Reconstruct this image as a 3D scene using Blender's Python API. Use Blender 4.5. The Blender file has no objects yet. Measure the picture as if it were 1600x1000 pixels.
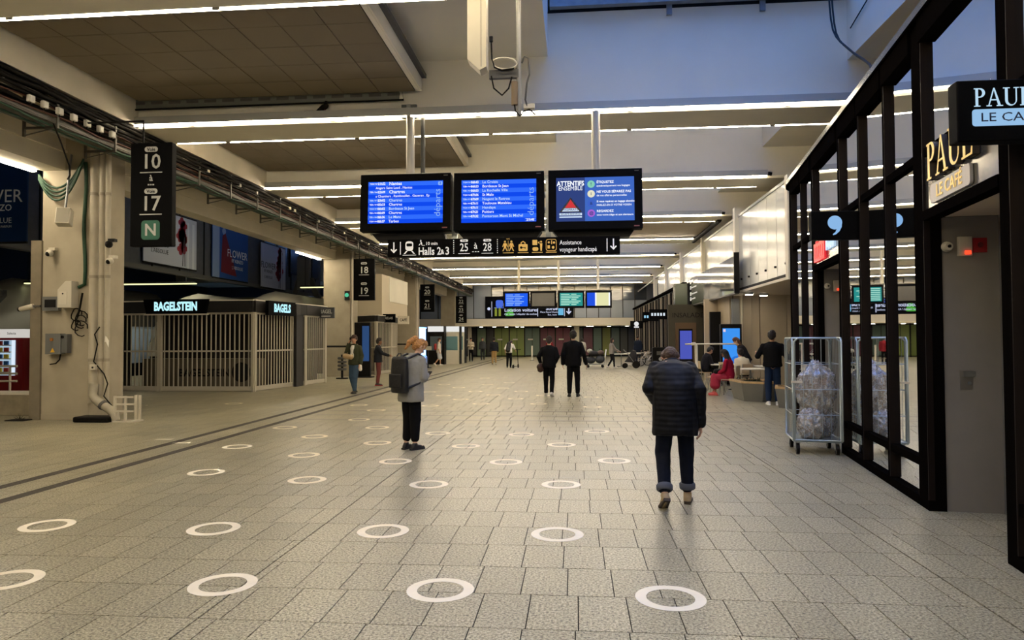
import bpy, bmesh, math, random
from mathutils import Vector, Matrix, noise
random.seed(7)
D = bpy.data
SC = bpy.context.scene
COL = SC.collection
PI = math.pi

# ------------------------------------------------------------------ camera, world, exposure
cam_data = D.cameras.new('camera')
cam = D.objects.new('camera', cam_data)
COL.objects.link(cam)
SC.camera = cam
cam_data.sensor_width = 36.0
cam_data.lens = 1098.6 / 1600 * 36.0
cam_data.clip_end = 400
_yaw, _pitch, _roll = math.radians(5.136), math.radians(1.535), math.radians(-0.268)
_f = Vector((-math.sin(_yaw) * math.cos(_pitch), math.cos(_yaw) * math.cos(_pitch), math.sin(_pitch)))
_r0 = Vector((math.cos(_yaw), math.sin(_yaw), 0))
_u0 = _r0.cross(_f)
_r = _r0 * math.cos(_roll) + _u0 * math.sin(_roll)
_u = -_r0 * math.sin(_roll) + _u0 * math.cos(_roll)
cam.matrix_world = Matrix(((_r.x, _u.x, -_f.x, 0), (_r.y, _u.y, -_f.y, 0), (_r.z, _u.z, -_f.z, 1.62), (0, 0, 0, 1)))

SC.view_settings.view_transform = 'Standard'
SC.view_settings.look = 'None'
SC.view_settings.exposure = 0.0
SC.view_settings.gamma = 1.0
SC.view_settings.use_curve_mapping = False

SKY = (0.13, 0.33, 1.0)
SKY_STRENGTH = 5.2
STRIP = 66.0          # radiance of the ceiling light strips
STRIP_COL = (1.0, 0.85, 0.62)

w = D.worlds.new('dusk_sky')
SC.world = w
w.use_nodes = True
nt = w.node_tree
bg = nt.nodes['Background']
tc = nt.nodes.new('ShaderNodeTexCoord')
sx = nt.nodes.new('ShaderNodeSeparateXYZ')
rp = nt.nodes.new('ShaderNodeValToRGB')
rp.color_ramp.elements[0].color = (0.20, 0.40, 0.95, 1)
rp.color_ramp.elements[1].color = (*SKY, 1)
nt.links.new(tc.outputs['Generated'], sx.inputs[0])
nt.links.new(sx.outputs['Z'], rp.inputs[0])
nt.links.new(rp.outputs[0], bg.inputs[0])
bg.inputs[1].default_value = SKY_STRENGTH

# ------------------------------------------------------------------ helpers
def lin(c):
    if isinstance(c, str):
        c = tuple(int(c[i:i + 2], 16) / 255 for i in (0, 2, 4))
    return tuple((x / 12.92 if x <= 0.04045 else ((x + 0.055) / 1.055) ** 2.4) for x in c)

MATS = {}
def mat(name, col='808080', rough=0.6, metal=0.0, emit=0.0, var=0.0, vscale=4.0, spec=0.5, bump=0.0, bscale=40.0, ecol=None, coat=0.0):
    if name in MATS:
        return MATS[name]
    m = D.materials.new(name)
    m.use_nodes = True
    n = m.node_tree
    p = n.nodes['Principled BSDF']
    c = lin(col)
    p.inputs['Base Color'].default_value = (*c, 1)
    p.inputs['Roughness'].default_value = rough
    p.inputs['Metallic'].default_value = metal
    p.inputs['Specular IOR Level'].default_value = spec
    p.inputs['Coat Weight'].default_value = coat
    if emit:
        p.inputs['Emission Color'].default_value = (*(lin(ecol) if ecol else c), 1)
        p.inputs['Emission Strength'].default_value = emit
    if var or bump:
        t = n.nodes.new('ShaderNodeTexCoord')
        if var:
            nz = n.nodes.new('ShaderNodeTexNoise')
            nz.inputs['Scale'].default_value = vscale
            nz.inputs['Detail'].default_value = 6
            n.links.new(t.outputs['Object'], nz.inputs['Vector'])
            r = n.nodes.new('ShaderNodeValToRGB')
            r.color_ramp.elements[0].position = 0.3
            r.color_ramp.elements[1].position = 0.7
            r.color_ramp.elements[0].color = (*[x * (1 - var) for x in c], 1)
            r.color_ramp.elements[1].color = (*[min(1, x * (1 + var * 0.6)) for x in c], 1)
            n.links.new(nz.outputs['Fac'], r.inputs[0])
            n.links.new(r.outputs[0], p.inputs['Base Color'])
        if bump:
            nb = n.nodes.new('ShaderNodeTexNoise')
            nb.inputs['Scale'].default_value = bscale
            n.links.new(t.outputs['Object'], nb.inputs['Vector'])
            b = n.nodes.new('ShaderNodeBump')
            b.inputs['Strength'].default_value = bump
            b.inputs['Distance'].default_value = 0.02
            n.links.new(nb.outputs['Fac'], b.inputs['Height'])
            n.links.new(b.outputs[0], p.inputs['Normal'])
    MATS[name] = m
    return m

def emat(name, col, s=1.0):
    """a lamp, a lit screen or a backlit sign"""
    if name in MATS:
        return MATS[name]
    m = D.materials.new(name)
    m.use_nodes = True
    n = m.node_tree
    n.nodes.remove(n.nodes['Principled BSDF'])
    e = n.nodes.new('ShaderNodeEmission')
    e.inputs[0].default_value = (*lin(col), 1)
    e.inputs[1].default_value = s
    n.links.new(e.outputs[0], n.nodes['Material Output'].inputs[0])
    MATS[name] = m
    return m

def glass(name, tint=(0.5, 0.5, 0.5), ior=1.7, rough=0.02, gcol=(0.9, 0.92, 0.95)):
    """thin pane: tinted see-through sheet with a Fresnel mirror"""
    m = D.materials.new(name)
    m.use_nodes = True
    n = m.node_tree
    n.nodes.remove(n.nodes['Principled BSDF'])
    fr = n.nodes.new('ShaderNodeFresnel'); fr.inputs[0].default_value = ior
    tr = n.nodes.new('ShaderNodeBsdfTransparent'); tr.inputs[0].default_value = (*tint, 1)
    gl = n.nodes.new('ShaderNodeBsdfGlossy'); gl.inputs[0].default_value = (*gcol, 1); gl.inputs['Roughness'].default_value = rough
    mx = n.nodes.new('ShaderNodeMixShader')
    n.links.new(fr.outputs[0], mx.inputs[0]); n.links.new(tr.outputs[0], mx.inputs[1]); n.links.new(gl.outputs[0], mx.inputs[2])
    n.links.new(mx.outputs[0], n.nodes['Material Output'].inputs[0])
    MATS[name] = m
    return m

def props(o, label=None, cat=None, group=None, kind=None):
    if label: o['label'] = label
    if cat: o['category'] = cat
    if group: o['group'] = group
    if kind: o['kind'] = kind
    return o

def thing(name, label, cat, loc=(0, 0, 0), rz=0.0, group=None, kind=None, rot=None):
    o = D.objects.new(name, None)
    o.empty_display_size = 0.1
    COL.objects.link(o)
    o.location = loc
    o.rotation_euler = rot if rot else (0, 0, rz)
    return props(o, label, cat, group, kind)

class MB:
    """collects simple solids; build() links them as one mesh object"""
    def __init__(s):
        s.v = []; s.f = []; s.mi = []; s.cur = 0; s.sm = []
    def add(s, vs, fs, smooth=False):
        b = len(s.v)
        s.v += [tuple(v) for v in vs]
        s.f += [tuple(b + i for i in f) for f in fs]
        s.mi += [s.cur] * len(fs)
        s.sm += [smooth] * len(fs)
        return s
    def box(s, x0, x1, y0, y1, z0, z1):
        return s.add([(x0, y0, z0), (x1, y0, z0), (x1, y1, z0), (x0, y1, z0), (x0, y0, z1), (x1, y0, z1), (x1, y1, z1), (x0, y1, z1)],
                     [(0, 3, 2, 1), (4, 5, 6, 7), (0, 1, 5, 4), (1, 2, 6, 5), (2, 3, 7, 6), (3, 0, 4, 7)])
    def cbox(s, x0, x1, y0, y1, z0, z1, c):
        """box with chamfered edges round its y axis (rounded panels, cabinets)"""
        p = [(x0 + c, z0), (x1 - c, z0), (x1, z0 + c), (x1, z1 - c), (x1 - c, z1), (x0 + c, z1), (x0, z1 - c), (x0, z0 + c)]
        return s.prism(p, y0, y1, 'y')
    def prism(s, p, a, b, axis='z'):
        n = len(p)
        def P(u, w, t):
            return (u, w, t) if axis == 'z' else ((u, t, w) if axis == 'y' else (t, u, w))
        vs = [P(u, w, a) for u, w in p] + [P(u, w, b) for u, w in p]
        return s.add(vs, [tuple(range(n))[::-1], tuple(range(n, 2 * n))] + [(i, (i + 1) % n, n + (i + 1) % n, n + i) for i in range(n)])
    def obox(s, p0, p1, wd, z0, z1):
        """box along a ground segment p0-p1, width wd centred on it"""
        a, b = Vector(p0[:2]), Vector(p1[:2]); d = (b - a).normalized(); nn = Vector((-d.y, d.x)) * wd / 2
        return s.prism([tuple(a - nn), tuple(b - nn), tuple(b + nn), tuple(a + nn)], z0, z1)
    def cyl(s, p0, p1, r0, r1=None, n=10, smooth=True):
        r1 = r0 if r1 is None else r1
        a, b = Vector(p0), Vector(p1); d = (b - a)
        if d.length < 1e-6: return s
        d.normalize(); up = Vector((0, 0, 1)) if abs(d.z) < .9 else Vector((1, 0, 0))
        x = d.cross(up).normalized(); y = d.cross(x)
        vs = []
        for c, r in ((a, r0), (b, r1)):
            vs += [c + (x * math.cos(t) + y * math.sin(t)) * r for t in [2 * PI * i / n for i in range(n)]]
        s.add(vs, [(i, i + n, (i + 1) % n + n, (i + 1) % n) for i in range(n)], smooth)
        return s.add(vs, [tuple(range(n)), tuple(range(n, 2 * n))[::-1]])
    def tube(s, pts, r, n=6):
        P = [Vector(p) for p in pts]
        vs = []
        x = None
        for i, p in enumerate(P):
            d = (P[min(i + 1, len(P) - 1)] - P[max(i - 1, 0)])
            d = d.normalized() if d.length > 1e-9 else Vector((0, 0, 1))
            if x is None:
                x = d.cross(Vector((0, 0, 1)) if abs(d.z) < .9 else Vector((1, 0, 0))).normalized()
            else:
                x = (x - d * x.dot(d)).normalized()
            y = d.cross(x)
            rr = r[i] if isinstance(r, (list, tuple)) else r
            vs += [p + (x * math.cos(t) + y * math.sin(t)) * rr for t in [2 * PI * k / n for k in range(n)]]
        fs = []
        for i in range(len(P) - 1):
            fs += [(i * n + k, i * n + (k + 1) % n, (i + 1) * n + (k + 1) % n, (i + 1) * n + k) for k in range(n)]
        s.add(vs, fs, True)
        m = (len(P) - 1) * n
        return s.add(vs, [tuple(range(n))[::-1], tuple(range(m, m + n))])
    def lathe(s, prof, c=(0, 0, 0), n=16, caps=True):
        vs = []
        for r, z in prof:
            vs += [(c[0] + r * math.cos(2 * PI * k / n), c[1] + r * math.sin(2 * PI * k / n), c[2] + z) for k in range(n)]
        fs = []
        for i in range(len(prof) - 1):
            fs += [(i * n + k, i * n + (k + 1) % n, (i + 1) * n + (k + 1) % n, (i + 1) * n + k) for k in range(n)]
        s.add(vs, fs, True)
        m = (len(prof) - 1) * n
        if caps: s.add(vs, [tuple(range(n))[::-1], tuple(range(m, m + n))])
        return s
    def ell(s, c, r, nu=12, nv=8):
        vs = [(c[0], c[1], c[2] - r[2])]
        for j in range(1, nv):
            a = -PI / 2 + PI * j / nv
            vs += [(c[0] + r[0] * math.cos(a) * math.cos(2 * PI * i / nu), c[1] + r[1] * math.cos(a) * math.sin(2 * PI * i / nu), c[2] + r[2] * math.sin(a)) for i in range(nu)]
        vs.append((c[0], c[1], c[2] + r[2]))
        t = len(vs) - 1
        fs = [(0, 1 + (i + 1) % nu, 1 + i) for i in range(nu)]
        for j in range(nv - 2):
            fs += [(1 + j * nu + i, 1 + j * nu + (i + 1) % nu, 1 + (j + 1) * nu + (i + 1) % nu, 1 + (j + 1) * nu + i) for i in range(nu)]
        fs += [(t, 1 + (nv - 2) * nu + i, 1 + (nv - 2) * nu + (i + 1) % nu) for i in range(nu)]
        return s.add(vs, fs, True)
    def mesh(s, name, mats):
        me = D.meshes.new(name)
        me.from_pydata(s.v, [], s.f)
        for m in (mats if isinstance(mats, (list, tuple)) else [mats]):
            me.materials.append(m)
        me.polygons.foreach_set('material_index', s.mi)
        me.polygons.foreach_set('use_smooth', s.sm)
        me.update()
        return me
    def build(s, name, mats, parent=None, label=None, cat=None, group=None, kind=None, loc=None, bev=0.0):
        o = D.objects.new(name, s.mesh(name, mats))
        COL.objects.link(o)
        if parent is not None: o.parent = parent
        if loc is not None: o.location = loc
        if bev:
            b = o.modifiers.new('bevel', 'BEVEL'); b.width = bev; b.segments = 2; b.limit_method = 'ANGLE'
        return props(o, label, cat, group, kind)

def inst(name, me, parent=None, loc=(0, 0, 0), rot=(0, 0, 0), scale=None):
    o = D.objects.new(name, me)
    COL.objects.link(o)
    if parent is not None: o.parent = parent
    o.location = loc; o.rotation_euler = rot
    if scale: o.scale = scale
    return o

def frameM(o, x, y):
    x = Vector(x).normalized(); y = Vector(y); y = (y - x * x.dot(y)).normalized(); z = x.cross(y)
    return Matrix(((x.x, y.x, z.x, o[0]), (x.y, y.y, z.y, o[1]), (x.z, y.z, z.z, o[2]), (0, 0, 0, 1)))

FRONT = ((1, 0, 0), (0, 0, 1))        # writing that faces the camera side (-y)
def txt(s, size, o, m, parent, ax=FRONT, align='CENTER', bold=0.0, ext=0.002, name='lettering', sx=1.0, res=2):
    c = D.curves.new(name, 'FONT')
    c.body = s; c.size = size; c.align_x = align; c.align_y = 'CENTER'
    c.extrude = ext; c.offset = bold * size; c.resolution_u = res
    ob = D.objects.new(name, c)
    COL.objects.link(ob)
    c.materials.append(m)
    if parent is not None: ob.parent = parent
    ob.matrix_local = frameM(o, *ax) @ Matrix.Diagonal((sx, 1, 1, 1))
    return ob

def flat(polys, o, m, parent, name, ax=FRONT, t=0.003):
    """flat printed or lit shapes: polygons in the (u, v) plane of ax at o, thickness t"""
    b = MB()
    for p in polys:
        b.prism(p, 0, t)
    ob = b.build(name, m, parent)
    ob.matrix_local = frameM(o, *ax)
    return ob

def disc(cx, cy, r, n=20, ry=None):
    return [(cx + r * math.cos(2 * PI * i / n), cy + (ry or r) * math.sin(2 * PI * i / n)) for i in range(n)]
def rect(x0, y0, x1, y1):
    return [(x0, y0), (x1, y0), (x1, y1), (x0, y1)]
def rrect(x0, y0, x1, y1, r, n=4):
    p = []
    for cx, cy, a in ((x1 - r, y0 + r, -PI / 2), (x1 - r, y1 - r, 0), (x0 + r, y1 - r, PI / 2), (x0 + r, y0 + r, PI)):
        p += [(cx + r * math.cos(a + PI / 2 * i / n), cy + r * math.sin(a + PI / 2 * i / n)) for i in range(n + 1)]
    return p
def sag(a, b, d, n=10):
    a, b = Vector(a), Vector(b)
    return [a.lerp(b, t) - Vector((0, 0, 4 * d * t * (1 - t))) for t in [i / n for i in range(n + 1)]]
ORD = ['first', 'second', 'third', 'fourth', 'fifth', 'sixth', 'seventh', 'eighth', 'ninth', 'tenth', 'eleventh', 'twelfth']

# ------------------------------------------------------------------ shared materials
M_WHITE = mat('white_paint', 'E2DCCB', 0.7, var=0.06, vscale=0.8)
M_CREAM = mat('cream_paint', 'D9D0BA', 0.7, var=0.08, vscale=1.2)
M_CONC = mat('painted_concrete', 'A69C87', 0.75, var=0.12, vscale=2.0)
M_TAN = mat('tan_panel', 'B5A791', 0.55, var=0.06, vscale=1.5)
M_BLACK = mat('black_metal', '0E0C0B', 0.5, spec=0.15)
M_DARK = mat('dark_paint', '1A1919', 0.7, spec=.2)
M_SIGN = mat('sign_black', '040405', 0.6, spec=0.06)
M_GREY = mat('grey_metal', '8A8C8C', 0.4, metal=0.6)
M_STEEL = mat('steel', 'B4B6B4', 0.3, metal=0.9)
M_PALE = mat('pale_plastic', 'C9C2B0', 0.5)
M_DGREY = mat('dark_grey', '4A4945', 0.6)
M_LETTER = mat('white_lettering', 'E9E9E6', 0.5, emit=0.35)
M_LETGREY = mat('grey_lettering', 'B8B8B4', 0.5)
M_CABLE = mat('black_cable', '16130F', 0.7, spec=.1)
# ------------------------------------------------------------------ floor
def granite():
    m = D.materials.new('granite'); m.use_nodes = True
    n = m.node_tree; p = n.nodes['Principled BSDF']; L = n.links.new
    g = n.nodes.new('ShaderNodeNewGeometry'); oi = n.nodes.new('ShaderNodeObjectInfo')
    n1 = n.nodes.new('ShaderNodeTexNoise'); n1.inputs['Scale'].default_value = 60; n1.inputs['Detail'].default_value = 4; n1.inputs['Roughness'].default_value = .75
    L(g.outputs['Position'], n1.inputs['Vector'])
    r1 = n.nodes.new('ShaderNodeValToRGB'); e = r1.color_ramp.elements
    e[0].position = .38; e[0].color = (*lin('3A342A'), 1); e[1].position = .64; e[1].color = (*lin('D8D1B6'), 1)
    x = r1.color_ramp.elements.new(.48); x.color = (*lin('9E9678'), 1)
    L(n1.outputs['Fac'], r1.inputs[0])
    ad = n.nodes.new('ShaderNodeMath'); ad.operation = 'ADD'; L(g.outputs['Random Per Island'], ad.inputs[0]); L(oi.outputs['Random'], ad.inputs[1])
    fr = n.nodes.new('ShaderNodeMath'); fr.operation = 'FRACT'; L(ad.outputs[0], fr.inputs[0])
    mr = n.nodes.new('ShaderNodeMapRange'); mr.inputs['To Min'].default_value = .72; mr.inputs['To Max'].default_value = .90; L(fr.outputs[0], mr.inputs['Value'])
    n2 = n.nodes.new('ShaderNodeTexNoise'); n2.inputs['Scale'].default_value = .7; n2.inputs['Detail'].default_value = 5; L(g.outputs['Position'], n2.inputs['Vector'])
    m2 = n.nodes.new('ShaderNodeMapRange'); m2.inputs['From Min'].default_value = .3; m2.inputs['From Max'].default_value = .7; m2.inputs['To Min'].default_value = .86; m2.inputs['To Max'].default_value = 1.05; L(n2.outputs['Fac'], m2.inputs['Value'])
    mu = n.nodes.new('ShaderNodeMath'); mu.operation = 'MULTIPLY'; L(mr.outputs[0], mu.inputs[0]); L(m2.outputs[0], mu.inputs[1])
    vm = n.nodes.new('ShaderNodeVectorMath'); vm.operation = 'SCALE'; L(r1.outputs[0], vm.inputs[0]); L(mu.outputs[0], vm.inputs['Scale'])
    L(vm.outputs[0], p.inputs['Base Color'])
    r2 = n.nodes.new('ShaderNodeMapRange'); r2.inputs['To Min'].default_value = .27; r2.inputs['To Max'].default_value = .42; L(n2.outputs['Fac'], r2.inputs['Value'])
    L(r2.outputs[0], p.inputs['Roughness'])
    p.inputs['Specular IOR Level'].default_value = .5
    return m
M_GRAN = granite()
M_JOINT = mat('floor_joint', '17130E', 0.9, spec=.1)
TY0, TROW, TW = 0.79, 0.5285, 0.2965
TEND = 34
floor = MB().box(-34, 14, -14, 70, -0.25, -0.007).build('floor', M_JOINT, label='speckled granite slab floor of the concourse', kind='structure')
MB().box(-34, 14, TY0 + 63 * TROW, 69.9, -0.007, 0.0).build('polished_paving', M_GRAN, floor)
MB().box(-34, 14, -13.9, TY0, -0.007, 0.0).build('paving_apron', M_GRAN, floor)
tiles = []
for k in range(63):
    y = TY0 + k * TROW
    hw = 2.0 + y * 0.83
    for s0 in (-20.77, -16.13, -11.49, -6.85, -2.21, 2.43, 7.07):
        off = random.random() * TW
        ed = [s0] + [e_ for e_ in (s0 - off + TW * q for q in range(1, 18)) if s0 + .06 < e_ < s0 + 4.58] + [s0 + 4.64]
        for q in range(len(ed) - 1):
            tiles.append((ed[q] + (.012 if q == 0 else .0035), ed[q + 1] - (.0035 if q < len(ed) - 2 else .0), y + .003, y + TROW - .003))
tile_me = MB().add([(-.5, -.5, 0), (.5, -.5, 0), (.5, .5, 0), (-.5, .5, 0), (-.5, -.5, -.0068), (.5, -.5, -.0068), (.5, .5, -.0068), (-.5, .5, -.0068)],
                   [(0, 1, 2, 3), (0, 4, 5, 1), (1, 5, 6, 2), (2, 6, 7, 3), (3, 7, 4, 0)]).mesh('tile', M_GRAN)
def in_view(a, b, y0, y1):
    out = 0
    for px, py in ((a, y0), (b, y0), (a, y1), (b, y1)):
        d = Vector((px, py, -1.62)); z = d.dot(_f)
        if z > .5:
            u, v = 800 + 1098.6 * d.dot(_r) / z, 500 - 1098.6 * d.dot(_u) / z
            if -5 < u < 1605 and v < 1010: out += 1
    return out >= 2
near = sorted([t for t in tiles if in_view(*t)], key=lambda t: t[2] * 10 + abs(t[0]))[:298]
ns = set(near)
for a, b, y0, y1 in near:
    inst('tile', tile_me, floor, ((a + b) / 2, (y0 + y1) / 2, 0), (0, 0, 0), (b - a, y1 - y0, 1))
mb = MB()
for t in tiles:
    if t not in ns:
        a, b, y0, y1 = t
        mb.add([(a, y0, 0), (b, y0, 0), (b, y1, 0), (a, y1, 0), (a, y0, -.0068), (b, y0, -.0068), (b, y1, -.0068), (a, y1, -.0068)],
               [(0, 1, 2, 3), (0, 4, 5, 1), (1, 5, 6, 2), (2, 6, 7, 3), (3, 7, 4, 0)])
mb.build('paving_tiles', M_GRAN, floor, kind='stuff')
# darker stone bands and ribbed guide strips let into the paving
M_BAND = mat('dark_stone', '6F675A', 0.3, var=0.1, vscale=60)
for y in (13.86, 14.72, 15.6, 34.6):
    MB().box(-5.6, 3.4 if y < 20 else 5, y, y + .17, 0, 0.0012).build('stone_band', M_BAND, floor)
M_RIB = mat('guide_rib', '5A5048', 0.6)
for x in (-6.36, -5.80):
    g = MB().box(x - .075, x + .075, 1, 60, 0, .001).build('guide_strip', M_RIB, floor)
    for dx in (-.05, 0, .05):
        MB().box(x + dx - .014, x + dx + .014, 1, 60, .001, .005).build('guide_rib', mat('guide_rib_dark', '3B352F', .6), g)
for (y, x0) in ((10.95, -6.7), (10.6, -6.2), (21.5, -6.1)):
    MB().box(x0 - .16, x0 + .12, y, y + .12, 0, .002).build('pictogram_tile', mat('worn_white', 'D8D2C0', .6), floor)

# ------------------------------------------------------------------ outer shell
M_OUT = mat('outer_wall', '6E675C', 0.8, var=.1)
MB().box(-34, 14, -14.3, -14, 0, 11).build('wall_back', M_OUT, label='grey wall behind the camera end of the hall', kind='structure')
MB().box(-34.3, -34, -14, 70, 0, 11).build('wall_left', M_DARK, label='far dark wall beyond the platforms', kind='structure')
MB().box(14, 14.3, -14, 70, 0, 8).build('wall_right', M_DARK, label='dark wall behind the shops on the right', kind='structure')
MB().box(-34, -10.6, -14, 70, 9.0, 9.2).build('platform_roof', M_DARK, label='dark roof slab over the platforms', kind='structure')

# ------------------------------------------------------------------ ceiling: cross beams, slabs, acoustic rafts, skylights
PITCH, BW = 6.05, 1.2
BY = [13.65 + PITCH * (k - 2) for k in range(-1, 10)]     # front faces of the beams
BZ = 6.0
nm = ['behind the camera', 'nearest overhead'] + [f'{ORD[i]} from the camera' for i in range(1, 10)]
XR = 12.5
M_SLOT = mat('slotted_steel', '6E7069', .55, metal=.3)
SEG = 1.9
diff_mat = D.materials.new('light_strip'); diff_mat.use_nodes = True
_n = diff_mat.node_tree; _n.nodes.remove(_n.nodes['Principled BSDF'])
_e = _n.nodes.new('ShaderNodeEmission'); _e.inputs[0].default_value = (*STRIP_COL, 1); _e.inputs[1].default_value = STRIP
_n.links.new(_e.outputs[0], _n.nodes['Material Output'].inputs[0])
up_mat = diff_mat.copy(); up_mat.name = 'uplight_strip'
[n_ for n_ in up_mat.node_tree.nodes if n_.type == 'EMISSION'][0].inputs[1].default_value = STRIP * 1.4
for k, y in enumerate(BY):
    b = MB()
    # box girder with small haunch along its lower edges
    prof = [(y + .05, BZ), (y + BW - .05, BZ), (y + BW, BZ + .06), (y + BW, 8.0), (y, 8.0), (y, BZ + .06)]
    b.prism(prof, -9.7, XR, 'x')
    bm_ = b.build('beam', M_WHITE, label=f'white concrete roof beam with two light strips, {nm[k]}', kind='structure')
    for side in (0, 1):
        x0, x1 = (-9.0, 5.25) if side == 0 else (-8.85, 5.3)
        yy = y - .07 if side == 0 else y + BW + .07
        t = thing('strip_light', f'long strip light on the {"near" if side == 0 else "far"} edge of the roof beam {nm[k]}', 'light', ((x0 + x1) / 2, yy, BZ), group='strip lights along the roof beams')
        hw = (x1 - x0) / 2
        MB().box(-hw, hw, -.065, .065, .042, .19).build('housing', mat('light_housing', 'A7A7A2', .5, metal=.2), t)
        n = round(2 * hw / SEG)
        for i in range(n):
            a = -hw + 2 * hw * i / n
            c = a + 2 * hw / n
            MB().box(a + .012, c - .012, -.016, .016, .018, .042).build('diffuser', diff_mat, t)
        if side == 1 and k >= 3:  # glow added on top of the housing to warm the later bays
            MB().box(-hw + .1, hw - .1, -.03, .03, .19, .2).build('uplight', up_mat, t)
        for i in range(5):
            xx = -hw + 1.2 + i * (2 * hw - 2.4) / 4
            MB().box(xx - .05, xx + .05, *((-.062, -.042) if side else (.042, .062)), .0, .045).build('clip', M_DGREY, t)
        if k > 1 and side == 0:
            MB().cyl((hw + .02, 0, .1), (hw + .12, 0, .08), .05).build('end_cap', M_BLACK, t)
ceil_ = MB()
mbR = MB()
for k in range(len(BY) - 1):
    a, b = BY[k] + BW, BY[k + 1]
    c = MB()
    c.box(-9.7, -0.5, a, b, 7.15, 7.35)
    c.box(5.15, XR, a, b, 6.85, 7.15)
    c.box(5.15, 5.3, a, b, 7.15, 8.6)      # right cheek of the skylight well
    c.box(-0.6, -0.5, a, b, 7.35, 8.6)     # left cheek
    c.build('ceiling', M_WHITE, label=f'white ceiling slab round the skylight well behind the roof beam {nm[k]}', kind='structure')
    if k >= 1:
        r = thing('ceiling_raft', None, None, (0, 0, 0))
        props(r, f'brown acoustic panel raft behind the roof beam {nm[k]}', None, None, 'structure')
        x0, x1, y0, y1, z = -8.85, -3.1, a + .15, b - .16, 6.5
        MB().box(x0, x1, y0, y1, z + .03, z + .16).build('raft_tray', mat('raft_joint', '352C20', .8), r)
        MB().box(x1 + .02, x1 + .10, y0, y1, z - .01, z + .05).box(x1 + .10, x1 + .13, y0, y1, z, z + .5).build('raft_edge', M_WHITE, r)
        MB().box(x1 + .13, x1 + .22, y0, y1, z + .25, z + .33).build('shadow_gap', M_DGREY, r)  # dark grey bar stands in for the shade along the raft edge
        nx, ny = (8, 6) if k < 4 else (1, 1)
        M_AC = mat('acoustic_tile', '736853', .85, var=.06, vscale=1.0)
        for i in range(nx):
            for j in range(ny):
                ax, bx = x0 + (x1 - x0) * i / nx + .007, x0 + (x1 - x0) * (i + 1) / nx - .007
                ay, by = y0 + (y1 - y0) * j / ny + .007, y0 + (y1 - y0) * (j + 1) / ny - .007
                dz = random.uniform(0, .004)
                MB().box(ax, bx, ay, by, z + dz, z + .03 + dz).build('tile', M_AC, r)
    # skylight: glazing bars and panes over the well
    s = thing('window', None, None, (0, 0, 0))
    props(s, f'skylight glazing over the well behind the roof beam {nm[k]}', None, None, 'structure')
    gn_ = 'skylight_glass' if k < 3 else 'grimy_skylight_glass'
    gl = MATS.get(gn_) or glass(gn_, (.9, .93, .95) if k < 3 else (.45, .47, .5), 1.45)  # later bays get a darker tint to hold back the blue sky light
    for i in range(4):
        xa, xb = -.5 + 5.65 * i / 4, -.5 + 5.65 * (i + 1) / 4
        MB().box(xa + .04, xb - .04, a, b, 8.62, 8.63).build('pane', gl, s)
        if i: MB().box(xa - .04, xa + .04, a, b, 8.52, 8.66).build('glazing_bar', M_GREY, s)
    st = mat('galvanised_steel', '8C949C', .45, metal=.5, var=.2, vscale=6)
    MB().box(-.45, 5.1, b - .20, b - .06, 8.04, 8.09).box(-.45, 5.1, b - .20, b - .16, 8.09, 8.45).box(-.45, 5.1, b - .10, b - .06, 8.09, 8.45).build('frame_channel', st, s)
    MB().box(-.5, 5.15, b + .02, b + .1, 8.0, 8.64).build('gap_board', M_DARK, s)  # dark sheet added as the shaded gap, keeps the sky out of view
    for xx in (1.85, 3.6):
        MB().box(xx - .05, xx + .05, b - .06, b - .0, 7.85, 8.45).build('bracket', st, s)
# roof slabs outside the wells keep the sky out
MB().box(-9.7, -.6, BY[0], BY[-1] + BW, 8.65, 8.85).build('roof', M_DARK, label='roof slab left of the skylights', kind='structure')
MB().box(5.3, 14, BY[0], BY[-1] + BW, 8.65, 8.85).build('roof', M_DARK, label='roof slab right of the skylights', kind='structure')
for y in BY:
    pass
MB().box(-9.7, 14, -14, BY[0], 7.15, 8.85).build('ceiling', M_CREAM, label='plain ceiling behind the camera', kind='structure')
MB().box(-34, 14, BY[-1] + BW, 70, 6.5, 8.85).build('ceiling', M_CREAM, label='plain ceiling over the far end of the hall', kind='structure')
MB().box(12.5, 14, BY[0], BY[-1] + BW, 6.0, 8.65).build('ceiling', M_DARK, label='dark ceiling strip over the shops', kind='structure')

# ------------------------------------------------------------------ left side: girder, lower beam, columns, cable tray
MB().box(-9.7, -8.95, -14, 61, 6.02, 8.65).build('trim_1', M_CREAM, label='cream longitudinal girder above the cable tray on the left', kind='structure')
lb = MB().box(-11.0, -10.5, -14, 61, 5.15, 6.6).box(-10.52, -10.46, -14, 61, 5.52, 5.56)
lb.build('trim_2', M_CREAM, label='cream beam over the platform openings on the left', kind='structure')
MB().box(-11.0, -9.6, -14, 61, 6.6, 8.65).build('trim_3', M_CREAM, label='upper panel over the left columns', kind='structure')
for a, b, nm2 in ((3.0, 13.5, 'before the nearest column'), (27.2, 29.8, 'before the second column')):
    t = thing('strip_light', f'strip light under the cream platform beam, {nm2}', 'light', (-11.1, (a + b) / 2, 5.15))
    MB().box(-.07, .07, -(b - a) / 2, (b - a) / 2, -.0, .08).build('housing', M_PALE, t)
    MB().box(-.05, .05, -(b - a) / 2 + .02, (b - a) / 2 - .02, -.04, 0).build('diffuser', diff_mat, t)
cols = [(13.6, -11.0, -9.93), (30.1, -11.05, -9.85), (42.6, -10.95, -9.8), (57.0, -11.0, -9.85)]
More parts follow.
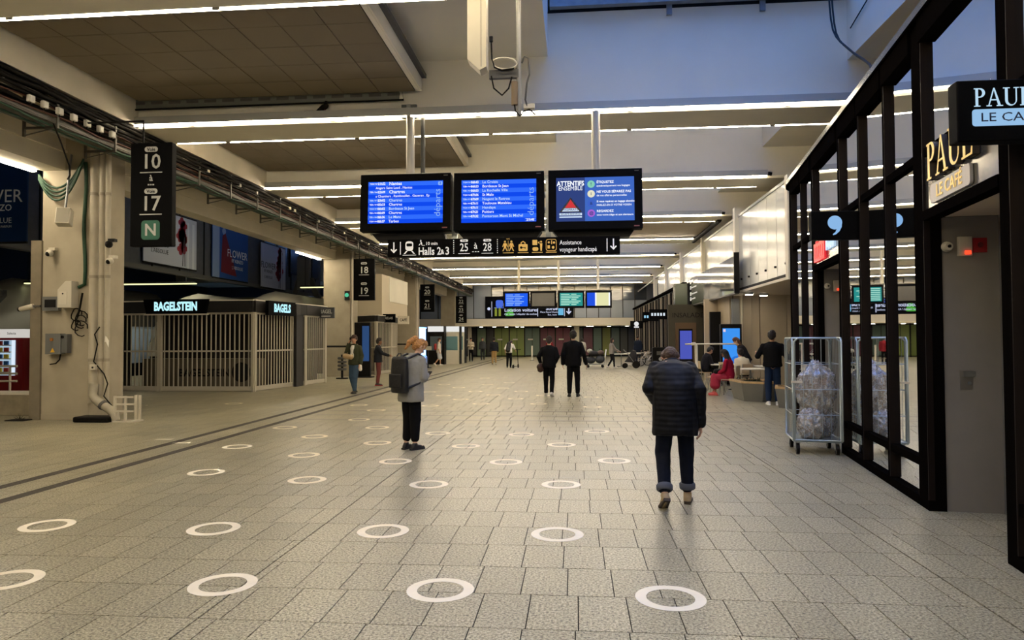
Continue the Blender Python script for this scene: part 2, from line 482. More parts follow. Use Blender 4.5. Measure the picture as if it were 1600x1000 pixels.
for i, (y, x0, x1) in enumerate(cols):
    c = thing('column', None, None, (0, 0, 0))
    props(c, ['grey beige column by the camera side, hung with boxes and pipes', 'beige column beside the first shuttered kiosk', 'beige column beyond the second shuttered kiosk', 'beige column near the white ticket machines'][i], None, None, 'structure')
    MB().box(x0, x1, y, y + 1.1, 0, 6.6).build('shaft', M_CONC, c, bev=.02)
    MB().box(x0 - .01, x1 + .01, y - .01, y + 1.11, 0, .12).build('plinth', M_CONC, c)
    if i == 0:
        MB().box(x0 - .2, x0 + .03, y - .05, y + .4, 0, 3.7).build('column_casing', mat('casing_brown', '7D7360', .7, var=.15), c)
    if i:
        MB().cyl((x1 + .06, y + .1, .1), (x1 + .06, y + .1, 5.9), .05).build('drainpipe', M_PALE, c)
        MB().box(x0 - .005, x1 + .005, y - .005, y + 1.105, 1.28, 1.36).build('dark_band', M_DARK, c)
# ------------------------------------------------------------------ right: glazed black shopfront (runs 7.5 degrees off the hall axis)
WO = Vector((3.36, 7.21, 0)); WT = Vector((.131, 1, 0)).normalized(); WN = Vector((-WT.y, WT.x, 0))   # WN points into the hall
def wp(Y, d=0.0, z=0.0):
    s = (Y - WO.y) / WT.y
    p = WO + WT * s + WN * d
    return Vector((p.x, p.y, z))
def wbox(mb, Y0, Y1, d0, d1, z0, z1):
    a, b, c, d = wp(Y0, d0), wp(Y1, d0), wp(Y1, d1), wp(Y0, d1)
    return mb.prism([(a.x, a.y), (b.x, b.y), (c.x, c.y), (d.x, d.y)][::-1], z0, z1)
G_SHOP = glass('shop_glass', (.42, .42, .42), 2.1, .012)
M_FRAME = mat('bronze_black_frame', '0C0A09', .55, spec=.0)
shop = thing('wall_right', None, None, (0, 0, 0))
props(shop, 'black framed glass shopfront along the right side of the hall', None, None, 'structure')
WH, TRZ, FZ, SILL = 4.62, 3.35, 2.80, .41
posts = [(14.05, 14.3), (13.05, 13.13), (11.98, 12.15), (10.14, 10.28), (9.12, 9.2), (8.06, 8.14), (6.90, 7.16), (5.20, 5.36), (4.1, 4.18), (3.0, 3.08), (1.0, 1.08), (-6, -5.9)]
for a, b in posts:
    wbox(MB(), a, b, -.10, .05, 0, WH).build('mullion', M_FRAME, shop)
for a, b in posts[:8]:
    wbox(MB(), a - .012, a, .0, .055, .1, WH - .1).build('mullion_cap', mat('frame_edge', '1D1815', .5, spec=.03), shop)
bays = []
for i in range(len(posts) - 1):
    bays.append((posts[i + 1][1], posts[i][0]))
doors = {2: 1, 6: 1}
for i, (a, b) in enumerate(bays):
    door = i in (2, 6)
    wbox(MB(), a, b, -.05, .04, TRZ - .04, TRZ + .04).build('transom', M_FRAME, shop)
    wbox(MB(), a, b, -.012, 0, TRZ + .04, WH - .22).build('pane', G_SHOP, shop)
    wbox(MB(), a, b, -.08, .08, WH - .22, WH).build('head_rail', M_FRAME, shop)
    if not door:
        wbox(MB(), a, b, -.012, 0, SILL + .05, TRZ - .04).build('pane', G_SHOP, shop)
        wbox(MB(), a, b, -.012, 0, .09, SILL - .03).build('pane', G_SHOP, shop)
        wbox(MB(), a, b, -.06, .045, SILL - .03, SILL + .05).build('sill_rail', M_FRAME, shop)
        wbox(MB(), a, b, -.06, .05, 0, .09).build('base_rail', M_FRAME, shop)
    else:
        m_brush = mat('brushed_panel', '9A978F', .16, metal=.85, var=.1, vscale=3)
        wbox(MB(), a, b, .0, .03, FZ, TRZ - .04).build('fascia', m_brush, shop)
        wbox(MB(), a, b, -.06, .06, FZ - .09, FZ).build('door_head', M_FRAME, shop)
        wbox(MB(), a, b, -.62, -.06, FZ - .06, FZ - .02).build('recess_soffit', M_TAN, shop)
        # grey return wall at the far side of the recess, a steel strip, and the door wall behind
        wbox(MB(), b + .02, b + .06, -.60, -.10, 0, FZ - .06).build('return_panel', mat('grey_return', '85807A', .55, var=.06), shop)
        wbox(MB(), b - .02, b + .04, -.64, -.58, 0, FZ - .06).build('steel_strip', M_STEEL, shop)
        d = thing('door', None, None, (0, 0, 0))
        props(d, 'dark framed glass entrance door set back under the ' + ('bakery cafe fascia' if i == 6 else 'red and blue shop letters'), None, None, 'structure')
        for y0, y1 in ((b - .16, b - .02), (a + .9, a + 1.0), (a, a + .1)):
            wbox(MB(), y0, y1, -.70, -.62, 0, FZ - .06).build('door_frame', M_FRAME, d)
        for y0, y1 in ((a + 1.0, b - .16), (a + .1, a + .9)):
            wbox(MB(), y0, y1, -.67, -.66, .2, FZ - .2).build('pane', glass('door_glass_%d%d' % (i, int(y0 * 10)), (.75, .75, .75), 1.5), d)
            wbox(MB(), y0, y1, -.69, -.63, 0, .2).build('kick_rail', M_FRAME, d)
            wbox(MB(), y0, y1, -.69, -.63, FZ - .2, FZ - .06).build('top_rail', M_FRAME, d)
# cornice canopy with rounded far end, parapet
mb = MB()
wbox(mb, -6, 14.2, -.5, .10, WH, WH + .07)
e = wp(14.2, -.06)
mb.prism([tuple((e + WN * (.16 * math.cos(t)) + WT * (.6 * math.sin(t)))[:2]) for t in [PI * k / 12 for k in range(13)]], WH, WH + .07)
mb.build('canopy', M_FRAME, shop)
wbox(MB(), -6, 14.2, .095, .115, WH + .01, WH + .085).build('canopy_edge', mat('canopy_edge_steel', '77736B', .25, metal=.9), shop)
# shop interior: back wall, floors, partitions
M_INT = mat('shop_interior', '2B2622', .7, var=.15)
wbox(MB(), -6, 14.3, -3.6, -3.5, 0, WH).build('interior_wall', M_INT, shop)
wbox(MB(), 14.1, 14.3, -3.5, -.1, 0, WH).build('end_wall', M_FRAME, shop)
wbox(MB(), 7.3, 7.4, -3.5, -.72, 0, WH).build('partition', M_INT, shop)
wbox(MB(), -6, 14.3, -3.5, -.1, WH - .1, WH - .02).build('interior_ceiling', M_INT, shop)
# wallpapered cafe wall behind the near door
m = mat('wallpaper', 'C9AE8A', .7)
wpn = m.node_tree; pb = wpn.nodes['Principled BSDF']
vo = wpn.nodes.new('ShaderNodeTexVoronoi'); vo.inputs['Scale'].default_value = 7; vo.inputs['Randomness'].default_value = .35
cr = wpn.nodes.new('ShaderNodeValToRGB'); cr.color_ramp.elements[0].color = (*lin('7A5238'), 1); cr.color_ramp.elements[0].position = .2
cr.color_ramp.elements[1].color = (*lin('E2CDA6'), 1); cr.color_ramp.elements[1].position = .34
tcn = wpn.nodes.new('ShaderNodeTexCoord'); wpn.links.new(tcn.outputs['Object'], vo.inputs['Vector']); wpn.links.new(vo.outputs['Distance'], cr.inputs[0]); wpn.links.new(cr.outputs[0], pb.inputs['Base Color'])
wbox(MB(), 7.22, 7.28, -2.2, -.74, 1.25, 2.7).build('wallpaper_panel', m, shop)
wbox(MB(), 7.20, 7.28, -2.2, -.74, 0, 1.25).build('wood_panel', mat('dark_wood', '4A2B1C', .45, var=.3, vscale=8), shop)
for zz in (1.52, .95):
    wbox(MB(), 7.17, 7.2, -1.15, -.76, zz - .12, zz + .12).build('notice', mat('notice_blue', '6FA6CF' if zz > 1 else 'B9C9D6', .5), shop)
t = thing('pendant_lamp', 'warm lamp inside the cafe behind the near glass door', 'lamp', tuple(wp(6.6, -1.3, 2.55)))
MB().lathe([(.02, .12), (.03, .1), (.10, 0.0), (.098, -.01)], n=12).build('shade', M_DARK, t)
MB().ell((0, 0, -.01), (.06, .06, .05)).build('bulb', emat('warm_bulb', 'FFD9A0', 60), t)
MB().cyl((0, 0, .12), (0, 0, WH - .1 - 2.55), .006).build('cord', M_CABLE, t)

# fascia lettering ------------------------------------------------
def serif(ch, h):
    """roman capitals P A U L as polygons, height h"""
    t, hair, sf = .13 * h, .055 * h, .05 * h
    if ch == 'P':
        out = [(.06 * h, h), (.33 * h, h)] + [(.33 * h + .26 * h * math.sin(a), .745 * h + .255 * h * math.cos(a)) for a in [PI * k / 10 for k in range(11)]] + [(.10 * h + t, .49 * h)]
        inn = [(.33 * h + .26 * h * math.sin(a), .745 * h + .255 * h * math.cos(a)) for a in [PI * k / 10 for k in range(11)]]
        i2 = [(.30 * h + .15 * h * math.sin(a), .745 * h + .20 * h * math.cos(a)) for a in [PI * k / 10 for k in range(11)]]
        ps = [rect(.1 * h, 0, .1 * h + t, h), rect(.02 * h, 0, .34 * h, sf), rect(.02 * h, h - sf, .34 * h, h)]
        ps += [[inn[k], i2[k], i2[k + 1], inn[k + 1]] for k in range(10)]
        ps.append(rect(.1 * h + t, .49 * h, .33 * h, .545 * h))
        return ps, .66 * h
    if ch == 'A':
        return [[(.08 * h, 0), (.08 * h + hair, 0), (.42 * h, h), (.36 * h, h)], [(.36 * h, h), (.42 * h, h), (.74 * h, 0), (.74 * h - t, 0)],
                rect(.22 * h, .32 * h, .58 * h, .32 * h + hair), rect(0, 0, .26 * h, sf), rect(.52 * h, 0, .84 * h, sf)], .86 * h
    if ch == 'U':
        ps = [rect(.1 * h, .3 * h, .1 * h + t, h), rect(.64 * h, .3 * h, .64 * h + hair, h), rect(0, h - sf, .34 * h, h), rect(.54 * h, h - sf, .80 * h, h)]
        o = [(.395 * h - .295 * h * math.cos(a), .3 * h - .3 * h * math.sin(a)) for a in [PI * k / 10 for k in range(11)]]
        i = [(.435 * h - .205 * h * math.cos(a), .3 * h - .235 * h * math.sin(a)) for a in [PI * k / 10 for k in range(11)]]
        return ps + [[o[k], o[k + 1], i[k + 1], i[k]] for k in range(10)], .84 * h
    return [rect(.1 * h, 0, .1 * h + t, h), rect(.02 * h, 0, .6 * h, sf), [(.5 * h, 0), (.62 * h, 0), (.64 * h, .26 * h), (.6 * h, .26 * h), (.55 * h, sf)], rect(.02 * h, h - sf, .34 * h, h)], .66 * h
def paul(h, o, ax, m, parent, t=.01):
    x = 0
    for ch in 'PAUL':
        ps, adv = serif(ch, h)
        p = Vector(o) + Vector(ax[0]).normalized() * x
        flat(ps, p, m, parent, 'letter', ax, t)
        x += adv * 1.0
    return x
AXW = (-WT, Vector((0, 0, 1)))       # writing on the shopfront reads towards the camera
sg = thing('shop_sign', 'gold letters on the brushed fascia over the near cafe door', 'sign', tuple(wp(7.0, .035, 3.0)))
L0 = Vector((0, 0, 0))
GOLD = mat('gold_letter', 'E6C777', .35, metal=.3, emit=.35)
paul(.33, -WT * .32 + Vector((0, 0, .04)), AXW, mat('letter_side', '2B2218', .5), sg, .05)
paul(.33, -WT * .32 + Vector((0, 0, .04)) + WN * .05, AXW, GOLD, sg, .004)
flat([rrect(0, 0, .86, .17, .03)], -WT * .32 + Vector((0, 0, -.17)), mat('sign_plate', 'B9B4AE', .35, metal=.3), sg, 'plate', AXW, .025)
txt('LE CAFÉ', .155, -WT * .75 + Vector((0, 0, -.085)) + WN * .028, GOLD, sg, AXW, bold=.012, sx=1.02)
sg = thing('shop_sign', 'red and pale blue letters on the fascia over the second shop door', 'sign', tuple(wp(12.0, .035, 3.0)))
txt('Relay', .42, -WT * .55 + Vector((0, 0, .0)), mat('red_letter', 'D3222C', .4, emit=.6), sg, AXW, bold=.03, ext=.02) if False else None
flat([rect(.1 + i * .14, -.16, .19 + i * .14, .14 + .03 * (i % 2)) for i in range(6)] + [rect(.1, -.16, .9, -.11), rect(.1, .08, .9, .13)], L0, mat('red_letter', 'D3222C', .4, emit=.7), sg, 'red_letter', AXW, .03)
flat([rect(.98 + i * .15, -.06, 1.08 + i * .15, .2) for i in range(4)] + [rect(.98, -.02, 1.5, .04)], L0, mat('blue_letter', 'A9C4DE', .4, emit=.7), sg, 'blue_letter', AXW, .03)

# flag signs standing out from the shopfront ----------------------
fs = thing('flag_sign', 'black flag sign with pale serif cafe name at the right edge', 'sign', (2.60, 5.0, 3.15))
MB().box(0, .86, 0, .12, -.205, .215).build('case', M_SIGN, fs, bev=.01)
MB().box(.60, .66, .03, .09, -.4, .5).build('bracket', M_FRAME, fs) if False else None
M_ICE = emat('ice_letter', 'BFE0F7', .95)
paul(.125, (.105, -.004, .03), FRONT, M_ICE, fs, .003)
flat([rrect(.095, -.115, .68, -.0, .02)], (0, -.001, .012), emat('ice_plate', '9CC8F0', .9), fs, 'plate', FRONT, .003)
txt('LE CAFÉ', .085, (.145, -.006, -.047), mat('navy_letter', '1E2B4A', .5), fs, FRONT, align='LEFT', sx=1.25, ext=.001)
fs = thing('flag_sign', 'black flag sign with a pale blue comma emblem', 'sign', (2.98, 9.15, 3.03))
MB().box(0, .62, 0, .1, -.18, .18).build('case', M_SIGN, fs, bev=.008)
cm = disc(.29, .035, .088, 24)
tail = [(.375, .045), (.372, -.02), (.345, -.075), (.30, -.115), (.268, -.125), (.262, -.112), (.295, -.085), (.312, -.045), (.31, -.01)]
flat([cm, tail], (-.005, -.004, 0), emat('comma_blue', '8DBBEA', .95), fs, 'comma_emblem', FRONT, .003)

# small safety devices in the recesses ----------------------------
for (Yb, nm_) in ((6.93, 'near cafe recess'), (11.97, 'second shop recess')):
    q = wp(Yb, 0)
    base = wp(Yb, -.33, 2.46)
    t = thing('fire_alarm', f'beige and red fire alarm box on the grey wall of the {nm_}', 'alarm', tuple(base))
    MB().box(-.10, .02, -.04, 0, -.09, .09).build('beige_box', M_PALE, t, bev=.005)
    MB().box(-.05, .0, -.055, -.04, -.075, -.045).build('indicator_lamp', emat('red_lamp', 'FF3A20', 2.5), t)
    MB().box(.03, .15, -.035, 0, -.06, .075).build('call_point', mat('alarm_red', '9E1B22', .4), t)
    MB().cyl((.09, -.045, .01), (.09, -.035, .01), .025).build('button', mat('alarm_dark', '5E1015', .4), t)
    t = thing('smoke_detector', f'small pale round detector beside the alarm in the {nm_}', 'detector', tuple(base + Vector((-.19, 0, 0))))
    MB().cyl((0, 0, 0), (0, -.05, 0), .05, .035, 16).build('body', M_PALE, t)
    MB().cyl((0, -.05, 0), (0, -.06, 0), .015, .015, 10).build('sensor', M_DARK, t)
    if Yb < 7:
        t = thing('switch_plate', 'flush steel plate with key switch on the grey wall by the cafe door', 'switch', tuple(wp(6.93, -.36, 1.22)))
        MB().box(-.13, .14, -.008, 0, -.09, .09).build('plate', mat('dull_plate', '8B867E', .35, metal=.5), t)
        MB().box(-.10, .0, -.02, -.008, .03, .08).build('label_window', M_STEEL, t)
        MB().cyl((-.05, -.02, -.03), (-.05, -.008, -.03), .015).build('key_switch', M_STEEL, t)

# hanging cable between skylight frame and canopy
mb = MB()
A, B = Vector((4.85, 13.1, 8.3)), wp(8.2, .09, WH + .09)
for dx in (0, .05):
    K_ = [Vector((4.72 + dx, 13.35, 8.1)), Vector((4.45 + dx, 12.4, 6.9 - dx)), Vector((4.18 + dx, 11.0, 6.0 - dx)), Vector((3.98 + dx * .5, 9.95, 5.42 - dx * .5)), Vector((3.76, 9.2, 5.03)), wp(8.75, .06, WH + .08)]
    pts = []
    for q in range(5):
        p0, p1, p2, p3 = K_[max(q - 1, 0)], K_[q], K_[q + 1], K_[min(q + 2, 5)]
        pts += [.5 * (2 * p1 + (p2 - p0) * t + (2 * p0 - 5 * p1 + 4 * p2 - p3) * t * t + (3 * p1 - p0 - 3 * p2 + p3) * t ** 3) for t in (0, .25, .5, .75)]
    pts.append(K_[5])
    mb.tube(pts, .016)
mb.build('cable', M_CABLE, label='black double cable sagging from the skylight to the shop canopy', cat='cable')
MB().tube([(5.12, 13.4, 7.35), (5.12, 9.0, 8.3)], .012).build('wire', M_CABLE, label='thin dark wire along the right cheek of the skylight well', cat='wire')

# ------------------------------------------------------------------ right background: mezzanine glazing, fascia, black slatted shops, recess
MX = 5.5
G_MEZ = mat('mezzanine_glass', 'C2C3BE', .2, spec=.45)
mez = thing('trim_4', None, None)
props(mez, 'glazed mezzanine front with pale posts above the seating area', None, None, 'structure')
def mzx(Y): return 5.48 + (Y - 18.6) * .012
MB().box(5.50, 12, 18.6, 62, 3.12, 3.22).build('soffit', M_TAN, mez)
MB().box(7.2, 7.3, 18.6, 62, 3.2, 6.9).build('mezzanine_wall', M_CREAM, mez)
MB().box(5.45, 5.53, 18.55, 62, 3.12, 3.19).build('bottom_rail', M_WHITE, mez)
MB().box(5.46, 5.52, 18.6, 24.0, 3.19, 3.27).build('gasket', M_DARK, mez)
MB().box(5.46, 5.52, 18.6, 62, 5.66, 5.74).build('top_rail', M_GREY, mez)
yy = 18.7
i = 0
while yy < 46:
    n = .98 if yy < 24 else 1.5
    MB().box(5.49, 5.505, yy + .012, yy + n - .012, 3.27, 5.66).build('pane', G_MEZ, mez)
    MB().cyl((5.44, yy + .1, 3.55), (5.49, yy + .1, 3.55), .03, n=8).build('fixing', M_DARK, mez)
    yy += n
MB().box(5.4, 5.72, 18.35, 18.6, 3.1, 5.78).build('post', M_WHITE, mez)
for Y in (24.1, 30.3, 36.4, 42.5, 48.6):
    MB().box(5.36, 5.6, Y, Y + .28, 3.05, 6.0).build('post', M_WHITE, mez)
# lowered soffit with dark edge over the mezzanine
MB().box(0.6, 5.5, 27.1, 31.6, 6.1, 6.2).build('ceiling', M_TAN, label='lowered tan soffit panel over the middle of the hall', kind='structure')
MB().tube([(5.35, 26.5, 5.98), (5.3, 32.0, 5.95)], .09).build('trim_5', M_DARK, label='dark edge pipe of the lowered soffit', kind='structure')
# back wall of the recess with tan panels
bw = thing('wall_back', None, None); props(bw, 'tan panelled wall behind the seating area', None, None, 'structure')
x = 5.6
for i, wd in enumerate((.62, .28, .92, .92, .92, .92, .92)):
    MB().box(x + .008, x + wd - .008, 25.5 + (.05 if i == 1 else 0), 25.7, 0, 3.12).build('panel', M_TAN, bw)
    x += wd
MB().box(5.6, 12, 25.6, 25.75, 0, 3.12).build('backing', M_DARK, bw)
MB().cyl((5.82, 25.35, 0), (5.82, 25.35, 3.1), .05).build('downpipe', M_CREAM, bw)
MB().box(5.5, 5.75, 25.3, 25.45, 1.6, 3.0).build('slotted_rail', M_GREY, bw)
MB().box(5.5, 5.62, 25.7, 30, 0, 3.12).build('side_panel', M_TAN, bw)
MB().box(5.0, 5.5, 27.8, 28.0, 0, 3.12).build('panel', M_TAN, bw)
# black glossy fascia sign board below the mezzanine
f2 = thing('fascia_board', 'glossy black fascia board with pale lettering above the dark shop entrance', 'sign', (5.2, 23.4, 3.1))
GLB = mat('gloss_black', '22252A', .08, spec=1.0, coat=.5)
MB().box(0, .1, 0, 9.4, 0, 1.2).build('board', GLB, f2)
MB().box(-.05, .12, -.06, .0, -.02, 1.3).build('end_fin', M_BLACK, f2)
MB().box(-.02, .12, 0, 9.4, -.05, 0).build('edge_strip', mat('edge_strip', '5A5650', .4, metal=.5), f2)
AXL = ((0, -1, 0), (0, 0, 1))
txt('INSALATERIA', .42, (-.006, 7.6, .85), M_LETTER, f2, AXL, ext=.004) if False else None
for q, (w_, z_) in enumerate(((1.5, .95), (1.2, .7), (1.4, .42), (.9, .2))):
    flat([rect(.0, 0, .28, .16)], (-.006, 9.0, z_), M_LETTER, f2, 'lettering', AXL, .006)
    flat([rect(.4, .04, .4 + w_, .09)], (-.006, 9.0, z_), M_LETTER, f2, 'text_line', AXL, .006)
for q in range(5):  # the last two are added to brighten the tan wall
    t = thing('downlight', ['round downlight under the mezzanine nearest the fin of the black fascia', 'round downlight under the mezzanine over the dark shop entrance', 'round downlight under the far part of the black fascia', 'downlight under the glass box over the planter', 'downlight under the glass box nearest the tan wall'][q], 'light', ((5.75, 5.75, 5.75, 6.4, 6.4)[q], (23.9, 26.9, 28.9, 20.3, 24.6)[q], 3.05), group='downlights under the mezzanine')
    MB().cyl((0, 0, 0), (0, 0, .07), .14, .16, 14).build('rim', M_STEEL, t)
    MB().cyl((0, 0, -.012), (0, 0, 0), .12, .12, 14).build('lens', emat('downlight_lens', 'FFF2DC', 30), t)
# dark shop entrance under the fascia
en = thing('doorway', None, None); props(en, 'dark shop entrance under the black fascia board', None, None, 'structure')
MB().box(4.1, 5.6, 31.6, 31.8, 0, 3.1).build('back_panel', mat('olive_dark', '3B372B', .6), en)
MB().box(4.4, 5.3, 31.5, 31.6, 0, 2.3).build('brown_panel', mat('brown_panel', '5A4630', .6), en)
txt('INSALADE', .3, (4.95, 31.58, 2.62), M_DARK, en, FRONT, ext=.003)
MB().box(5.05, 5.45, 27.0, 27.15, 0, 2.6).build('dark_column', M_BLACK, en)
sc = thing('advert_screen', 'pale violet lit advert screen in the dark shop entrance', 'screen', (4.55, 29.6, 0))
MB().box(-.28, .28, 0, .12, 0, 2.0).build('case', M_BLACK, sc)
MB().box(-.24, .24, -.01, 0, .75, 1.92).build('screen', emat('violet_screen', '5560C8', .8), sc)
MB().box(-.34, .34, -.1, .25, 0, .04).build('foot', M_BLACK, sc)
# far black slatted shop block
bl = thing('wall_right', None, None); props(bl, 'black slatted shop block at the far right of the hall', None, None, 'structure')
MB().box(5.1, 12, 33.0, 61.5, 0, 4.15).build('core', mat('block_black', '0E0D0D', .4), bl)
M_SL = mat('slat_brown', '4A4038', .5)
yy = 33.3
i = 0
while yy < 61:
    wdt = random.choice((.10, .16, .22))
    MB().box(5.0, 5.11, yy, yy + wdt, .1, 4.0).build('slat', [M_SL, M_BLACK, mat('slat_pale', '8C8172', .5), M_BLACK][i % 4], bl)
    yy += random.uniform(.7, 1.1); i += 1
MB().box(4.95, 5.15, 33.0, 61.5, 4.08, 4.2).build('top_rail', M_FRAME, bl)
MB().box(4.96, 5.12, 33.0, 61.5, 2.78, 2.9).build('mid_rail', M_FRAME, bl)
MB().box(4.55, 5.1, 32.6, 33.2, 2.95, 4.1).build('corner_glass', mat('green_glass', '55604F', .12, spec=.8), bl)
MB().box(4.6, 5.05, 32.7, 33.1, 0, 2.95).build('corner_post', mat('smoked_glass', '20262A', .1, spec=.8), bl)
for (Y, nm_, c_, w_) in ((39, 'white script blade sign on the black slatted shops, nearest of three', 'DDE9F2', .7), (43, 'pale blue blade sign on the black slatted shops, middle of three', '9FD3EF', .9), (52.5, 'round white blade sign on the black slatted shops, farthest of three', 'EDEDED', .6)):
    t = thing('blade_sign', nm_, 'sign', (4.5, Y, 2.9 if Y < 50 else 2.6))
    MB().box(-.45, .5, 0, .1, -.25, .3).build('case', M_SIGN, t)
    if Y > 50:
        flat([disc(0, .08, .17), rect(-.18, -.2, .18, -.1)], (0, -.005, 0), emat('s_' + c_, c_, .9), t, 'emblem')
    else:
        flat([rect(-.35 + i * .16, -.06, -.25 + i * .16, .1) for i in range(5)], (0, -.005, 0), emat('s_' + c_, c_, .9), t, 'lettering')
# ------------------------------------------------------------------ cable tray along the left girder
tr = thing('cable_tray', 'long cable tray with bundled black, green and copper cables under the left girder', 'cable tray', (0, 0, 0))
M_TRAY = mat('tray_zinc', '5C5A52', .5, metal=.4)
for (x, z) in ((-9.05, 5.45), (-9.5, 5.45), (-9.05, 5.72), (-9.5, 5.72)):
    MB().box(x - .012, x + .012, 2, 62, z, z + .06).build('tray_rail', M_TRAY, tr)
MB().box(-9.5, -9.05, 2, 62, 5.43, 5.45).build('tray_bottom', M_TRAY, tr)
CC = [('black_cable', '16130F'), ('green_cable', '173F28'), ('copper_cable', '4E2A1B'), ('white_cable', '8C8678')]
for j, (x, z, c, r) in enumerate([(-9.15, 5.85, 0, .05), (-9.27, 5.88, 0, .055), (-9.38, 5.86, 0, .045), (-9.1, 5.95, 0, .04), (-9.03, 5.6, 0, .035), (-9.0, 5.52, 2, .018), (-9.02, 5.66, 2, .016), (-9.06, 5.38, 1, .022), (-9.2, 5.36, 1, .02), (-9.0, 5.8, 3, .014), (-9.02, 5.9, 0, .03), (-8.97, 5.78, 0, .035), (-8.96, 5.86, 0, .04), (-8.97, 5.95, 0, .04), (-8.96, 5.7, 0, .02)]):
    pts = [(x + .03 * math.sin(k * 1.7 + j), 2 + k * .75, z + .025 * math.sin(k * 2.3 + j * 2)) for k in range(80)]
    MB().tube(pts, r, 5).build('cable', mat(CC[c][0], CC[c][1], .6), tr)
for k in range(24):
    y = 5.2 + k * 1.55
    b = MB().box(-9.62, -8.98, y, y + .04, 5.33, 5.37).box(-9.62, -9.58, y, y + .04, 5.2, 6.02).box(-8.99, -8.96, y, y + .04, 5.33, 5.98)
    b.tube([(-9.6, y + .02, 5.22), (-9.0, y + .02, 5.34)], .012, 5)
    b.build('tray_bracket', M_TRAY, tr)
for k in range(34):
    y = 16 + k * 1.1 + random.random()
    MB().box(-9.02, -8.93, y, y + .09 + .0 * k, 5.74, 5.82).build('cable_tie', M_PALE, tr)
for k, y in enumerate((10.75, 11.05, 11.4, 11.75, 12.1, 12.45, 12.8)):
    t = thing('junction_box', f'small white junction box on the cable tray, {ORD[k]} from the left frame edge', 'junction box', (-8.93, y, 5.62), group='white junction boxes on the cable tray')
    MB().box(-.03, .04, -.06, .06, -.06, .06).build('box', mat('box_white', 'D6D2C6', .5), t, bev=.008)
    MB().box(.04, .046, -.045, .045, -.045, .045).build('lid', mat('lid_white', 'E4E0D5', .45), t)
    MB().cyl((0, 0, -.06), (0, 0, -.10), .012).build('gland', M_DARK, t)
MB().tube([(-9.0, 11.35, 5.4), (-8.97, 11.5, 5.1), (-9.0, 11.75, 4.75), (-9.1, 11.9, 4.62), (-9.3, 12.1, 4.6)], .014).build('cable', M_CABLE, label='loose black cable hanging below the white junction boxes', cat='cable')
# loudspeaker on a rod
t = thing('loudspeaker', 'pale box loudspeaker hanging on a rod in front of the near column', 'loudspeaker', (-10.2, 13.2, 4.1))
MB().box(-.13, .13, -.12, .1, -.17, .17).build('cabinet', M_PALE, t, bev=.012)
MB().box(-.11, .11, -.128, -.12, -.15, .15).build('grille', mat('grille_beige', '9B9484', .7), t)
MB().cyl((0, 0, .17), (0, 0, 1.4), .022).build('rod', M_GREY, t)
t.rotation_euler = (-.25, 0, .35)
# ------------------------------------------------------------------ gadgets on the near column
YF = 13.59
for j, (x, r, z0) in enumerate(((-9.83, .085, .35), (-9.66, .055, .5), (-9.53, .05, .4))):
    t = thing('pipe', ['thick cream downpipe on the near column', 'thin cream pipe between two thicker pipes on the near column', 'cream outer pipe at the right edge of the near column'][j], 'pipe', (x, YF - .02, 0))
    MB().cyl((0, 0, z0), (0, 0, 6.0), r, n=14).build('tube', mat('pipe_cream', 'B5AC97', .5, var=.1), t)
    for z in (1.2, 2.9, 4.6):
        MB().cyl((0, 0, z), (0, 0, z + .06), r + .012, n=14).build('collar', mat('pipe_collar', '9A917E', .5), t)
t = thing('drain_elbow', 'bent drain pipe running out at the foot of the near column', 'pipe', (0, 0, 0))
MB().tube([(-9.72, 13.45, .75), (-9.72, 13.42, .52), (-9.62, 13.4, .42), (-9.3, 13.35, .24), (-9.18, 13.33, .14), (-9.14, 13.32, .02)], .085, 12).build('elbow', mat('drain_grey', 'A39B88', .45, var=.15), t)
MB().cyl((-9.48, 13.38, .34), (-9.43, 13.37, .31), .1, n=12).build('clamp', M_DGREY, t)
MB().box(-9.95, -9.2, 13.15, 13.55, 0, .11).build('floor_bump', M_BLACK, label='low black rubber block under the drain pipe', cat='kerb', bev=.03)
t = thing('guard_frame', 'small cream metal guard frame on the floor beside the near column', 'guard', (-8.96, 13.4, 0))
for i, (dx, dy) in enumerate(((-.18, -.12), (.04, -.12), (.2, .1), (.1, .12))):
    MB().box(dx - .02, dx + .02, dy - .02, dy + .02, 0, .52).build('upright', M_PALE, t)
for z in (.2, .34, .48):
    MB().box(-.2, .22, -.145, -.12, z, z + .035).build('rail', M_PALE, t)
MB().box(-.22, .24, -.16, .16, 0, .03).build('foot', M_PALE, t)
t = thing('control_box', 'grey control box with yellow warning triangle on the near column', 'control box', (-10.54, YF, 1.56))
MB().box(-.23, .1, -.16, 0, -.21, .21).build('case', mat('box_grey', '6A6B68', .5), t, bev=.008)
MB().box(.1, .23, -.13, 0, -.19, .2).build('side_case', mat('box_grey2', '5D5E5B', .5), t, bev=.008)
MB().cyl((-.08, -.18, .09), (-.08, -.16, .09), .035).build('push_button', mat('orange_button', 'A0672E', .4), t)
flat([[(-.05, 0), (.05, 0), (0, .09)]], (-.06, -.162, -.17), mat('warning_yellow', 'D8A52A', .5), t, 'warning_triangle', FRONT, .002)
MB().cyl((.13, -.15, .14), (.13, -.13, .14), .03).build('knob', M_BLACK, t)
MB().tube([(.05, -.08, -.21), (.04, -.09, -.32), (-.05, -.08, -.4), (-.2, -.05, -.42)], .014).build('cable', M_CABLE, t)
t = thing('electrical_cabinet', 'beige electrical cabinet with sloped top on the near column', 'cabinet', (-10.33, YF, 2.56))
MB().prism([(-.15, -.26), (.15, -.26), (.15, .28), (.02, .28), (-.15, .1)], -.2, 0, 'y').build('case', M_PALE, t)
MB().box(-.12, .06, -.206, -.2, -.2, .06).build('door', mat('cab_door', 'D2CBBA', .5), t)
MB().cyl((-.03, -.215, .02), (-.03, -.2, .02), .014).build('lock', M_DARK, t)
